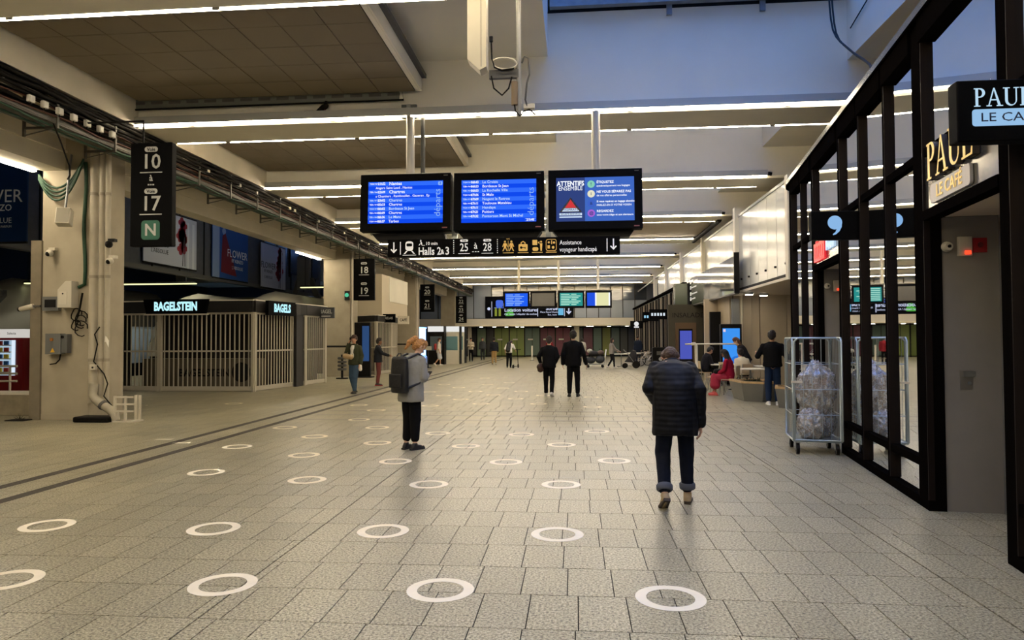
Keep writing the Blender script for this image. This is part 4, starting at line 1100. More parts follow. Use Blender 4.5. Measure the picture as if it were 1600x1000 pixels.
flat([rect(-3.1, .2, -2.9, .8), rect(-2.75, .2, -2.55, .8), disc(-3.0, .9, .1, 10), disc(-2.65, .9, .1, 10)], (0, -.01, 0), by_, s, 'people_symbol')
flat([rect(-3.38, .15, -3.34, 1.5), rect(.68, .15, .74, 1.15), rect(3.05, .15, 3.1, 1.0)], (0, -.01, 0), bl_, s, 'divider')
txt('Sortie', .42, (1.95, -.02, .82), bl_, s, bold=.03)
txt('Place Raoul Dautry', .21, (1.75, -.02, .52), bl_, s)
txt('Bus, taxis', .21, (2.0, -.02, .28), bl_, s)
flat([rect(2.52, .25, 2.98, .85)], (0, -.01, 0), bw_, s, 'exit_symbol')
flat([[(3.4, .9), (3.5, .9), (3.5, .5), (3.62, .62), (3.68, .55), (3.45, .3), (3.22, .55), (3.28, .62), (3.4, .5)]], (0, -.01, 0), bl_, s, 'arrow')
flat([disc(-3.62, .85, .14, 12)], (0, -.01, 0), bl_, s, 'arrow_badge')
# ------------------------------------------------------------------ information screens
E_BL = emat('screen_blue', '0F45E0', 1.15); E_BL2 = emat('screen_blue_light', '2E66EE', 1.15); E_W = emat('screen_white', 'F2F6FF', 1.1); E_PL = emat('screen_pale_blue', '8DB6F5', 1.0)
def board(label, loc, w_, h_, tilt=-.07):
    b = thing('departure_board', label, 'screen', loc, rot=(tilt, 0, 0))
    MB().box(-w_ / 2, w_ / 2, .03, .2, -h_ / 2, h_ / 2).box(-w_ / 2 + .25, w_ / 2 - .25, .2, .3, -h_ / 2 + .15, h_ / 2 - .15).build('case', M_SIGN, b, bev=.01)
    f = MB()
    bz = .085 * w_
    f.box(-w_ / 2, w_ / 2, 0, .03, h_ / 2 - .12 * h_, h_ / 2).box(-w_ / 2, w_ / 2, 0, .03, -h_ / 2, -h_ / 2 + .13 * h_)
    f.box(-w_ / 2, -w_ / 2 + bz, 0, .03, -h_ / 2 + .13 * h_, h_ / 2 - .12 * h_).box(w_ / 2 - bz, w_ / 2, 0, .03, -h_ / 2 + .13 * h_, h_ / 2 - .12 * h_)
    f.build('bezel', M_SIGN, b)
    MB().box(w_ / 2 - .16, w_ / 2 - .06, -.002, 0, -h_ / 2 + .035, -h_ / 2 + .055).build('maker_mark', mat('mark_red', '8E4A48', .5), b)
    MB().box(w_ / 2 - .14, w_ / 2 - .06, -.002, 0, h_ / 2 - .05, h_ / 2 - .035).build('status_mark', M_DGREY, b)
    MB().box(-w_ / 2 + .005, w_ / 2 - .005, .02, .22, h_ / 2, h_ / 2 + .012).build('top_edge', M_STEEL, b)
    return b, w_ / 2 - bz, h_ / 2 - .13 * h_
def rows_board(label, loc, w_, h_, rows, corner):
    b, hw, hh = board(label, loc, w_, h_)
    MB().box(-hw, hw, .012, .03, -hh, hh).build('screen', E_BL, b)
    n = 10 if len(rows) > 9 else 10
    rh = 2 * hh / n
    for i, (tm, ds, big) in enumerate(rows):
        z = hh - (i + .5) * rh
        if i % 2 == 0:
            MB().box(-hw, hw, .009, .012, z - rh / 2, z + rh / 2).build('row_stripe', E_BL2, b)
        c = E_W if i % 2 or big else emat('screen_soft', 'C5DAFA', 1.1)
        if tm:
            txt(tm, rh * .78, (-hw + .36 * hw, .004, z), E_W, b, bold=.02, sx=.9)
            txt('TGV' if 'TGV' == big else ('TER' if i % 3 else 'TGV'), rh * .5, (-hw + .03, .004, z), c, b, align='LEFT', bold=.01)
            txt('n°8%03d' % (571 + 37 * i), rh * .42, (-hw + .145 * hw, .004, z), c, b, align='LEFT')
            txt(ds, rh * (1.05 if big else .88), (-hw + .56 * hw, .004, z), c, b, align='LEFT', bold=.012 if big else .004)
        else:
            txt(ds, rh * .8, (-hw + .2 * hw, .004, z), c, b, align='LEFT')
    txt('départs', hh * .42, (hw * .86, .003, -hh * .05), E_PL, b, ((0, 0, 1), (-1, 0, 0)), bold=-.005, sx=1.05)
    if corner == '2':
        flat([rrect(hw * .87, hh * .78, hw * .98, hh * .96, .02)], (0, .006, 0), E_PL, b, 'corner_box', FRONT, .002)
        txt('2', rh * .8, (hw * .925, .003, hh * .87), E_BL, b, bold=.02)
    else:
        flat([rect(hw * .70, -hh * .97, hw * .98, -hh * .955), rect(hw * .70, -hh * .86, hw * .98, -hh * .845)], (0, .006, 0), E_PL, b, 'clock_frame', FRONT, .002)
        txt('21h48', rh * .7, (hw * .84, .003, -hh * .905), E_W, b, bold=.02)
    return b
YB = 13.1
R1 = [('21h52', 'Nantes', 1), ('', 'Angers Saint Laud ▪ Nantes', 0), ('22h09', 'Chartres', 1), ('', 's Chantiers ▪ Rambouillet ▪ Gazeran ▪ Ep', 0), ('23h02', 'Chartres', 0), ('05h33', 'Chartres', 0), ('06h02', 'Bordeaux St Jean', 0), ('06h09', 'Chartres', 0), ('06h36', 'Le Mans', 0), ('06h37', 'Tarbes', 0)]
R1 = [(a, b.replace('▪', '.'), c) for a, b, c in R1]
R2 = [('06h43', 'Le Croisic', 0), ('06h53', 'Bordeaux St Jean', 0), ('06h53', 'La Rochelle Ville', 0), ('07h06', 'St Malo', 0), ('07h09', 'Nogent le Rotrou', 0), ('07h11', 'Toulouse Matabiau', 0), ('07h11', 'Hendaye', 0), ('07h21', 'Poitiers', 0), ('07h32', 'Pontorson Mont St Michel', 0)]
rows_board('blue departure screen on the left, headed by Nantes', (-3.21, YB, 4.235), 1.75, 1.10, R1, '2')
rows_board('blue departure screen in the middle, headed by Le Croisic', (-1.42, YB, 4.22), 1.71, 1.11, R2, 'c')
b, hw, hh = board('safety notice screen on the right with red triangle', (.385, YB, 4.215), 1.74, 1.13)
MB().box(-hw, -hw * .26, .012, .03, -hh, hh).build('left_panel', emat('notice_navy', '31437F', 1.0), b)
MB().box(-hw * .26, hw, .012, .03, -hh, hh).build('right_panel', emat('notice_blue_lit', '4068C2', 1.0), b)
txt('ATTENTIFS', .125, (-hw * .63, .004, hh * .72), E_W, b, bold=.03, sx=.82)
txt('ENSEMBLE', .115, (-hw * .63, .004, hh * .50), E_W, b, bold=.0, sx=.86)
tx = -hw * .63
flat([[(tx - .21, -hh * .58), (tx + .21, -hh * .58), (tx, hh * .1)]], (0, .008, 0), mat('notice_black', '0A0A12', .5), b, 'triangle_border', FRONT, .002)
flat([[(tx - .105, -hh * .38), (tx + .105, -hh * .38), (tx, hh * .0)]], (0, .005, 0), emat('notice_red', 'D23B3E', 1.0), b, 'triangle', FRONT, .002)
flat([[(tx - .16, -hh * .54), (tx + .16, -hh * .54), (tx + .115, -hh * .40), (tx - .115, -hh * .40)], rect(tx - .21, -hh * .72, tx + .21, -hh * .62), rect(tx - .21, -hh * .83, tx + .21, -hh * .77)], (0, .005, 0), emat('notice_ice', 'CFE2FA', 1.0), b, 'caption_bar', FRONT, .002)
txt('VIGIPIRATE', .055, (tx, .001, -hh * .47), mat('notice_black', '0A0A12', .5), b, bold=.01)
txt('SÉCURITÉ RENFORCÉE', .045, (tx, .001, -hh * .67), mat('notice_black', '0A0A12', .5), b, sx=.8)
for j, (c, l1, l2) in enumerate((('86CFB5', 'ÉTIQUETEZ', 'systématiquement vos bagages'), ('E8E4C8', 'NE VOUS SÉPAREZ PAS', 'de vos affaires personnelles'), ('3F62C6', 'Si vous repérez un bagage abandonné', 'PARLEZ-EN À VOTRE VOISIN'), ('A862D2', 'REGARDEZ', 'sous votre siège et aux alentours'))):
    z = hh * (.68 - .44 * j)
    flat([disc(-hw * .10, z, .07, 20)], (0, .008, 0), emat('dot_' + c, c, 1.0), b, 'bullet', FRONT, .003)
    txt('%s' % '!i&@'[j], .08, (-hw * .10, .002, z), emat('notice_navy', '31437F', 1.0), b, bold=.02)
    txt(l1, .062 if j != 2 else .05, (hw * .04, .004, z + .035), E_W, b, align='LEFT', bold=.02)
    txt(l2, .05, (hw * .04, .004, z - .035), E_W, b, align='LEFT', bold=.01)
# hanging frame of the boards
t = thing('screen_gantry', 'steel frame with two poles carrying the three front screens', 'frame', (0, YB + .32, 0))
for x in (-3.22, .42):
    MB().cyl((x, .15, 3.45), (x, .15, 6.0), .085, n=16).build('pole', mat('pole_grey', 'A8A49A', .4, metal=.4), t)
    MB().box(x - .16, x + .16, .24, .28, 6.02, 6.3).build('fixing_plate', M_SLOT, t)
MB().cyl((-2.98, .2, 4.8), (-2.98, .2, 6.0), .045, n=12).build('conduit', M_DGREY, t)
for z in (3.72, 4.1, 4.4):
    MB().cyl((-4.0, .1, z), (1.2, .1, z), .06 if z > 4 else .05, n=12).build('crossbar', M_STEEL, t)
for x in (-2.32, -.5):
    MB().box(x - .05, x + .05, .02, .1, 3.5, 4.7).build('upright', M_STEEL, t)
for j, (xa, xb) in enumerate(((-3.9, -2.5), (-2.22, -.62), (-.42, 1.12))):
    MB().prism([(xa, 3.66), (xb, 3.66), (xb - .1 + .15 * (j == 0), 3.52), (xa + .12, 3.52)], -.2, .12, 'y').build('speaker_shelf', M_BLACK, t)
# lower direction sign
s = thing('direction_sign', 'long black hanging sign pointing down to halls 2 and 3', 'sign', (-1.355, YB - .02, 3.18))
W2 = 2.19
MB().box(-W2, W2, 0, .12, 0, .335).build('case', M_SIGN, s, bev=.004)
for x in (-1.6, 0, 1.6):
    MB().box(x - .03, x + .03, .03, .09, .335, .36).build('hanger', M_DARK, s)
LW, LY = M_LETTER, mat('sign_yellow', 'D8AE58', .5, emit=.3)
def arrow(cx, z, sc):
    p = [(-.05, .5), (.05, .5), (.05, -.2), (.2, -.05), (.27, -.12), (0, -.40), (-.27, -.12), (-.2, -.05), (-.05, -.2)]
    return [(cx + u * sc, z + v * sc) for u, v in p]
flat([arrow(-2.07, .17, .23)], (0, -.004, 0), LW, s, 'arrow')
flat([arrow(2.07, .17, .23)], (0, -.004, 0), LW, s, 'arrow')
for xx in (-1.95, 1.945):
    flat([rect(xx, .05, xx + .015, .29)], (0, -.004, 0), LW, s, 'divider')
u = -1.77
flat([rrect(u - .075, .12, u + .075, .30, .05), [(u - .06, .12), (u - .03, .12), (u - .08, .06), (u - .11, .06)], [(u + .03, .12), (u + .06, .12), (u + .11, .06), (u + .08, .06)], rect(u - .13, .03, u + .13, .042)], (0, -.004, 0), LW, s, 'train_symbol')
flat([rrect(u - .055, .20, u + .055, .26, .02)], (0, -.006, 0), M_SIGN, s, 'train_window', FRONT, .003)
txt('Halls 2', .205, (-1.60, -.004, .10), LW, s, align='LEFT', bold=.016, sx=.78)
txt('&', .13, (-1.135, -.004, .085), LW, s, bold=.012, sx=.85)
txt('3', .205, (-1.04, -.004, .10), LW, s, bold=.016, sx=.85)
txt('10 min', .085, (-1.46, -.004, .25), LW, s, align='LEFT', bold=.012)
u = -1.80
flat([disc(u + .25, .31, .014, 8), [(u + .235, .29), (u + .26, .295), (u + .28, .25), (u + .265, .245)], [(u + .24, .26), (u + .25, .25), (u + .22, .215), (u + .21, .22)], [(u + .25, .255), (u + .265, .25), (u + .29, .215), (u + .275, .215)], rect(u + .29, .215, u + .33, .222)], (0, -.004, 0), LW, s, 'walker_symbol')
for xx in (-.925, -.095):
    flat([rect(xx, .05 + .04 * k, xx + .014, .07 + .04 * k) for k in range(7)], (0, -.004, 0), LW, s, 'dotted_line')
for xx, n_ in ((-.72, '25'), (-.28, '28')):
    flat([rrect(xx - .075, .272, xx + .075, .318, .022)], (0, -.004, 0), LW, s, 'pill')
    txt('Voie', .045, (xx, -.008, .294), M_SIGN, s, bold=.02)
    txt(n_, .215, (xx, -.004, .16), LW, s, bold=.006, sx=.78)
    flat([rect(xx - .11, .045, xx + .11, .056)], (0, -.004, 0), LW, s, 'underline')
txt('à', .17, (-.50, -.004, .19), LW, s)
flat([rect(-.565 + .05 * k, .075, -.535 + .05 * k, .09) for k in range(3)], (0, -.004, 0), LW, s, 'small_mark')
u = .115
def pers(cx):
    return [disc(cx, .262, .02, 10), [(cx - .025, .235), (cx + .025, .235), (cx + .02, .15), (cx - .02, .15)], [(cx - .02, .15), (cx + .002, .15), (cx - .03, .085), (cx - .05, .085)], [(cx, .15), (cx + .02, .15), (cx + .05, .085), (cx + .03, .085)], [(cx - .025, .235), (cx - .05, .17), (cx - .042, .16), (cx - .015, .215)], [(cx + .025, .235), (cx + .05, .17), (cx + .042, .16), (cx + .015, .215)]]
flat(pers(u - .06) + pers(u + .06) + [rect(u - .004, .085, u + .004, .28), rect(u - .10, .045, u + .10, .056)], (0, -.004, 0), LY, s, 'toilet_symbol')
txt('WC', .04, (u, -.004, .31), LY, s)
u = .394
flat([rrect(u - .085, .08, u + .085, .21, .02), [(u - .045, .21), (u - .045, .24), (u, .27), (u + .045, .24), (u + .045, .21), (u + .032, .21), (u + .027, .235), (u, .25), (u - .027, .235), (u - .032, .21)], rect(u - .10, .045, u + .10, .056)], (0, -.004, 0), LY, s, 'luggage_symbol')
flat([disc(u - .035, .145, .024, 10), rect(u - .02, .138, u + .05, .152), rect(u + .03, .12, u + .043, .14)], (0, -.008, 0), M_SIGN, s, 'key_symbol')
u = .66
flat([rrect(u - .09, .19, u - .0, .285, .01), [(u + .01, .235), (u + .04, .21), (u + .04, .26)], disc(u + .072, .25, .018, 8), rrect(u - .09, .08, u + .02, .15, .03), [(u + .05, .22), (u + .095, .22), (u + .085, .08), (u + .06, .08)], rect(u - .10, .045, u + .10, .056)], (0, -.004, 0), LY, s, 'waiting_symbol')
u = .92
flat([rrect(u - .10, .075, u + .10, .295, .04)], (0, -.003, 0), LY, s, 'lounge_frame')
flat([rrect(u - .09, .085, u + .09, .285, .035)], (0, -.006, 0), M_SIGN, s, 'lounge_ground', FRONT, .003)
flat([disc(u - .045, .235, .02, 8), rect(u + .0, .2, u + .018, .27), disc(u + .052, .23, .022, 8), rect(u - .07, .12, u - .025, .18), disc(u + .035, .14, .026, 8)], (0, -.009, 0), LY, s, 'lounge_symbol')
flat([rect(u - .10, .045, u + .10, .056)], (0, -.004, 0), LY, s, 'underline')
txt('Assistance', .118, (1.075, -.004, .225), LW, s, align='LEFT', bold=.004, sx=.82)
txt('voyageur handicapé', .118, (1.075, -.004, .095), LW, s, align='LEFT', bold=.004, sx=.735)
# second row of screens
YS = 41.0
for j, (x, kind) in enumerate(((-3.42, 'blue'), (-1.85, 'off'), (-.22, 'green'), (1.36, 'yellow'))):
    b = thing('hall_screen', ['small far screen showing blue departures', 'small far screen that is switched off', 'small far screen showing green arrivals', 'small far screen with yellow and blue page'][j], 'screen', (x, YS, 3.9), rot=(-.05, 0, 0))
    MB().box(-.76, .76, .02, .18, -.5, .5).build('case', M_SIGN, b)
    MB().box(-.78, .78, .0, .2, .5, .55).build('hood', mat('hood_grey', '5E5D58', .5), b)
    if kind == 'blue':
        MB().box(-.66, .66, .0, .02, -.38, .38).build('screen', emat('far_blue', '1F5BEA', 1.1), b)
        for q in range(7):
            flat([rect(-.6, -.33 + .1 * q, -.2 + .05 * (q % 3), -.28 + .1 * q), rect(-.1, -.33 + .1 * q, .2 + .12 * (q % 3), -.28 + .1 * q)], (0, -.004, 0), E_PL, b, 'text_line')
    elif kind == 'green':
        MB().box(-.66, .66, .0, .02, -.38, .38).build('screen', emat('far_green', '2B8C86', 1.1), b)
        for q in range(7):
            flat([rect(-.6, -.33 + .1 * q, -.1 + .08 * (q % 3), -.28 + .1 * q), rect(.0, -.33 + .1 * q, .3 + .12 * (q % 3), -.28 + .1 * q)], (0, -.004, 0), emat('far_mint', 'B5E8D2', 1.0), b, 'text_line')
    elif kind == 'yellow':
        MB().box(-.66, -.2, .0, .02, -.38, .38).build('left_page', emat('far_blue2', '2350D8', 1.1), b)
        MB().box(-.2, .66, .0, .02, -.38, .38).build('right_page', emat('far_yellow', 'E6E4AE', 1.0), b)
        flat([rect(-.2, -.38, -.12, .38), rect(.58, -.38, .66, .38)], (0, -.004, 0), E_W, b, 'page_edge')
    else:
        MB().box(-.66, .66, .0, .02, -.38, .38).build('screen', mat('screen_off', '252321', .3), b)
t = thing('screen_gantry', 'steel frame with thin poles carrying the far screens', 'frame', (0, YS + .35, 0))
for x in (-3.3, -.95, 1.35):
    MB().cyl((x, 0, 3.4), (x, 0, 6.6), .09, n=10).build('pole', M_CREAM, t)
for z in (3.75, 4.15):
    MB().cyl((-4.1, -.08, z), (2.1, -.08, z), .05, n=8).build('crossbar', M_STEEL, t)
# ------------------------------------------------------------------ things on and under the second beam
t = thing('duct', 'grey slotted duct with black cable along the face of the roof beam', 'duct', (-6.2, 13.58, 6.48))
MB().box(-2.95, 2.75, -.02, .02, -.11, .11).build('cover', M_SLOT, t)
for j in range(15):
    MB().box(-2.8 + j * .38, -2.55 + j * .38, -.024, -.02, -.03, .03).build('slot', M_DGREY, t)
MB().tube([(-2.95, -.03, -.5), (-2.95, -.03, .12), (2.8, -.03, .13), (2.85, -.03, -.12), (-2.9, -.03, -.13)], .018).build('cable', M_CABLE, t)
t = thing('fixing_plate', 'dark steel fixing plate on the beam face at the end of the grey duct', 'plate', (-3.25, 13.6, 6.14))
MB().box(-.15, .15, -.03, .04, -.13, .13).build('plate', M_SLOT, t)
MB().box(-.04, .04, -.06, -.03, -.13, .13).build('channel', M_STEEL, t)
t = thing('pigeon', 'small dark pigeon perched on the strip light of the roof beam', 'bird', (-4.95, 13.56, 6.2))
mb = MB(); mb.ell((0, 0, .075), (.11, .055, .06)).ell((.085, 0, .14), (.035, .03, .035)).cyl((.05, 0, .09), (.085, 0, .14), .035, .03)
mb.build('body', M_CABLE, t)
MB().prism([(-.09, .05), (-.2, .03), (-.21, .06), (-.08, .11)], -.025, .025, 'y').build('tail', M_CABLE, t)
MB().cyl((.115, 0, .14), (.145, 0, .132), .009, .002).build('beak', M_DGREY, t)
for dy in (-.02, .02):
    MB().cyl((.01, dy, 0), (.0, dy, .03), .006).build('leg', mat('leg_red', '7A3A34', .6), t)
t.rotation_euler = (0, -.45, 0)
# hanging antenna casing and pole by the top light strip
YA = 8.42
t = thing('antenna_casing', 'cream hanging casing in front of the top light strip', 'casing', (-1.16, YA, 0))
MB().prism([(-.115, 5.0), (.03, 4.86), (.115, 4.9), (.115, 6.0), (-.115, 6.0)], -.1, .1, 'y').build('casing', mat('casing_cream', 'CFC6AE', .5), t)
MB().box(.05, .056, -.104, -.1, 4.9, 6.0).build('seam', M_DGREY, t)
t = thing('hanging_pole', 'grey hanging pole with wrapped cables and a small bracket', 'pole', (-.66, YA, 0))
MB().cyl((0, 0, 4.32), (0, 0, 6.0), .03, n=12).build('pole', mat('pole_zinc', '8A8984', .4, metal=.5), t)
MB().box(-.36, 0, -.03, .03, 4.78, 4.88).build('bracket', M_DGREY, t)
MB().cyl((-.05, -.04, 4.44), (-.05, -.04, 4.72), .04, n=10).build('wrapped_bundle', mat('wrap_brown', '7C6A52', .7), t)
MB().box(.06, .19, -.04, .04, 4.4, 4.45).build('clamp', M_PALE, t)
c = Vector((-.17, -.06, 4.95))
MB().tube([c + Vector((.15 * math.cos(a), .02, .07 * math.sin(a) - .01 * math.cos(a))) for a in [2 * PI * k / 20 for k in range(22)]], .011).build('cable_loop', M_PALE, t)
MB().tube([(-.33, -.05, 5.25), (-.32, -.06, 5.0), (-.29, -.06, 4.9), (-.2, -.06, 4.86), (-.05, -.06, 4.88)], .01).build('cable', M_CABLE, t)
MB().tube([(-.33, -.05, 4.8), (-.3, -.05, 4.65), (-.2, -.05, 4.56), (-.12, -.05, 4.64), (-.08, -.05, 4.78)], .01).build('cable', M_CABLE, t)
MB().tube([(.04, -.03, 4.95), (.07, -.04, 5.03), (.12, -.04, 5.0), (.13, -.04, 4.8), (.1, -.04, 4.7), (.08, -.04, 4.5), (.1, -.03, 4.42)], .012).build('cable', M_DGREY, t)
MB().tube([(-.05, -.04, 4.44), (-.04, -.05, 4.36), (.02, -.05, 4.3), (.06, -.04, 4.36), (.13, -.04, 4.38), (.2, -.03, 4.32)], .01).build('cable', M_CABLE, t)
MB().box(-.35, -.31, -.07, -.03, 5.22, 5.28).build('cable_end', M_BLACK, t)
# ------------------------------------------------------------------ round stickers on the floor
RG = [[(-3.85, 4.49), (-2.34, 4.52), (-.88, 4.53), (.58, 4.5)], [(-4.63, 5.83), (-3.11, 5.84), (-1.63, 5.87), (-.16, 5.88)], [(-4.52, 8.3), (-3.1, 7.93), (-1.64, 7.78), (-.17, 7.87)],
      [(-3.81, 9.63), (-2.39, 9.21), (-.92, 9.25), (.5, 9.44)], [(-5.13, 10.32), (-3.1, 10.83), (-1.66, 10.59), (-.22, 10.8)], [(-4.36, 11.48), (-2.37, 11.99), (-.92, 11.91), (.36, 12.39)], [(-5.36, 12.62), (-3.64, 12.71)],
      [(-4.37, 13.94), (-4.55, 15.81), (-5.34, 17.02), (-3.53, 16.93), (-2.36, 17.48), (-.92, 17.53), (.39, 16.77)],
      [(-4.48, 21.33), (-3.79, 20.01), (-3.08, 18.75), (-2.37, 20.28), (-1.62, 19.01), (-.92, 20.1), (.43, 19.57)],
      [(-4.69, 24.96), (-3.89, 23.29), (-3.09, 21.6), (-2.38, 23.05), (-1.67, 21.64), (-2.44, 25.91), (-3.11, 24.82), (-3.73, 28.85)], [(-8.7, 17.3)]]
def ring_mesh(n=36):
    vs = []
    for r, z in ((.218, 0), (.218, .0014), (.150, .0014), (.150, 0)):
        vs += [(r * math.cos(2 * PI * k / n), r * math.sin(2 * PI * k / n), z) for k in range(n)]
    fs = []
    for a in range(3):
        fs += [(a * n + k, a * n + (k + 1) % n, (a + 1) * n + (k + 1) % n, (a + 1) * n + k) for k in range(n)]
    b_ = MB().add(vs, fs)
    return b_.mesh('floor_sticker', mat('sticker_white', 'EEE5CE', .7, var=.06, vscale=6, spec=.3))
rm = ring_mesh()
RN = ['nearest row', 'second row', 'third row', 'fourth row', 'fifth row', 'sixth row', 'seventh row']
for i, row in enumerate(RG):
    for j, (x, y) in enumerate(row):
        if i < 7: lb = f'white ring floor sticker, {ORD[j]} from left in the {RN[i]} from the camera'
        elif i < 10: lb = f'small ring sticker beyond the dark stone bands, {ORD[j]} in the {("near", "middle", "far")[i - 7]} cluster'
        else: lb = 'white ring sticker on the paving in front of the first kiosk'
        o = inst('floor_sticker', rm, None, (x, y, .0004), (0, 0, random.random() * 6))
        props(o, lb, 'floor sticker', 'white ring stickers on the paving')
# ------------------------------------------------------------------ people: each surface is a union of tapered limbs remeshed into one continuous skin
TMP = D.scenes.new('workshop'); VL = TMP.view_layers[0]
SPARE = [MB().box(0, 1, 0, 1, 0, 1).mesh('tmp', M_DARK)]
WORK = D.objects.new('tmp', SPARE[0]); TMP.collection.objects.link(WORK)
_m = WORK.modifiers.new('r', 'REMESH'); _m.mode = 'VOXEL'
_m = WORK.modifiers.new('s', 'SMOOTH'); _m.factor = .5
def limb(mb, a, b, ra, rb, n=10):
    a, b = Vector(a), Vector(b); d = b - a; L_ = d.length
    if L_ < 1e-5: return
    d /= L_
    x = d.cross(Vector((0, 0, 1)) if abs(d.z) < .9 else Vector((1, 0, 0))).normalized(); y = d.cross(x)
    rings = []
    for t in (-80, -50, -20): rings.append((a + d * ra * math.sin(math.radians(t)), ra * math.cos(math.radians(t))))
    for t in (20, 50, 80): rings.append((b + d * rb * math.sin(math.radians(t)), rb * math.cos(math.radians(t))))
    vs = []
    for c, r in rings:
        vs += [c + (x * math.cos(2 * PI * k / n) + y * math.sin(2 * PI * k / n)) * r for k in range(n)]
    fs = [(i * n + k, i * n + (k + 1) % n, (i + 1) * n + (k + 1) % n, (i + 1) * n + k) for i in range(len(rings) - 1) for k in range(n)]
    fs += [tuple(range(n))[::-1], tuple(range((len(rings) - 1) * n, len(rings) * n))]
    mb.add(vs, fs, True)
def loft(mb, rings, n=16):
    vs = []
    for c, rx, ry, X, Y in rings:
        vs += [Vector(c) + X * rx * math.cos(2 * PI * k / n) + Y * ry * math.sin(2 * PI * k / n) for k in range(n)]
    fs = [(i * n + k, i * n + (k + 1) % n, (i + 1) * n + (k + 1) % n, (i + 1) * n + k) for i in range(len(rings) - 1) for k in range(n)]
    fs += [tuple(range(n))[::-1], tuple(range((len(rings) - 1) * n, len(rings) * n))]
    mb.add(vs, fs, True)
def skin(mb, name, m, parent, vox, smooth=3, noise_amp=0.0, nscale=9.0):
    me = mb.mesh('tmp', m)
    WORK.data = me
    WORK.modifiers['r'].voxel_size = vox
    WORK.modifiers['s'].iterations = smooth
    VL.update()
    nm = D.meshes.new_from_object(WORK.evaluated_get(VL.depsgraph))
    SPARE.append(me)
    if not nm.materials: nm.materials.append(m)
    if noise_amp:
        nn_ = len(nm.vertices)
        co, no = [0.0] * (3 * nn_), [0.0] * (3 * nn_)
        nm.vertices.foreach_get('co', co); nm.vertices.foreach_get('normal', no)
        for i in range(0, 3 * nn_, 3):
            a_ = noise_amp * noise.noise((co[i] * nscale, co[i + 1] * nscale, co[i + 2] * nscale))
            co[i] += no[i] * a_; co[i + 1] += no[i + 1] * a_; co[i + 2] += no[i + 2] * a_
        nm.vertices.foreach_set('co', co); nm.update()
    nm.polygons.foreach_set('use_smooth', [True] * len(nm.polygons))
    q = D.objects.new(name, nm); COL.objects.link(q); q.parent = parent
    return q
SKIN = ['C49A7E', 'B98A6C', '8A5F45', 'D2A98C']
X1, Y1, Z1 = Vector((1, 0, 0)), Vector((0, 1, 0)), Vector((0, 0, 1))
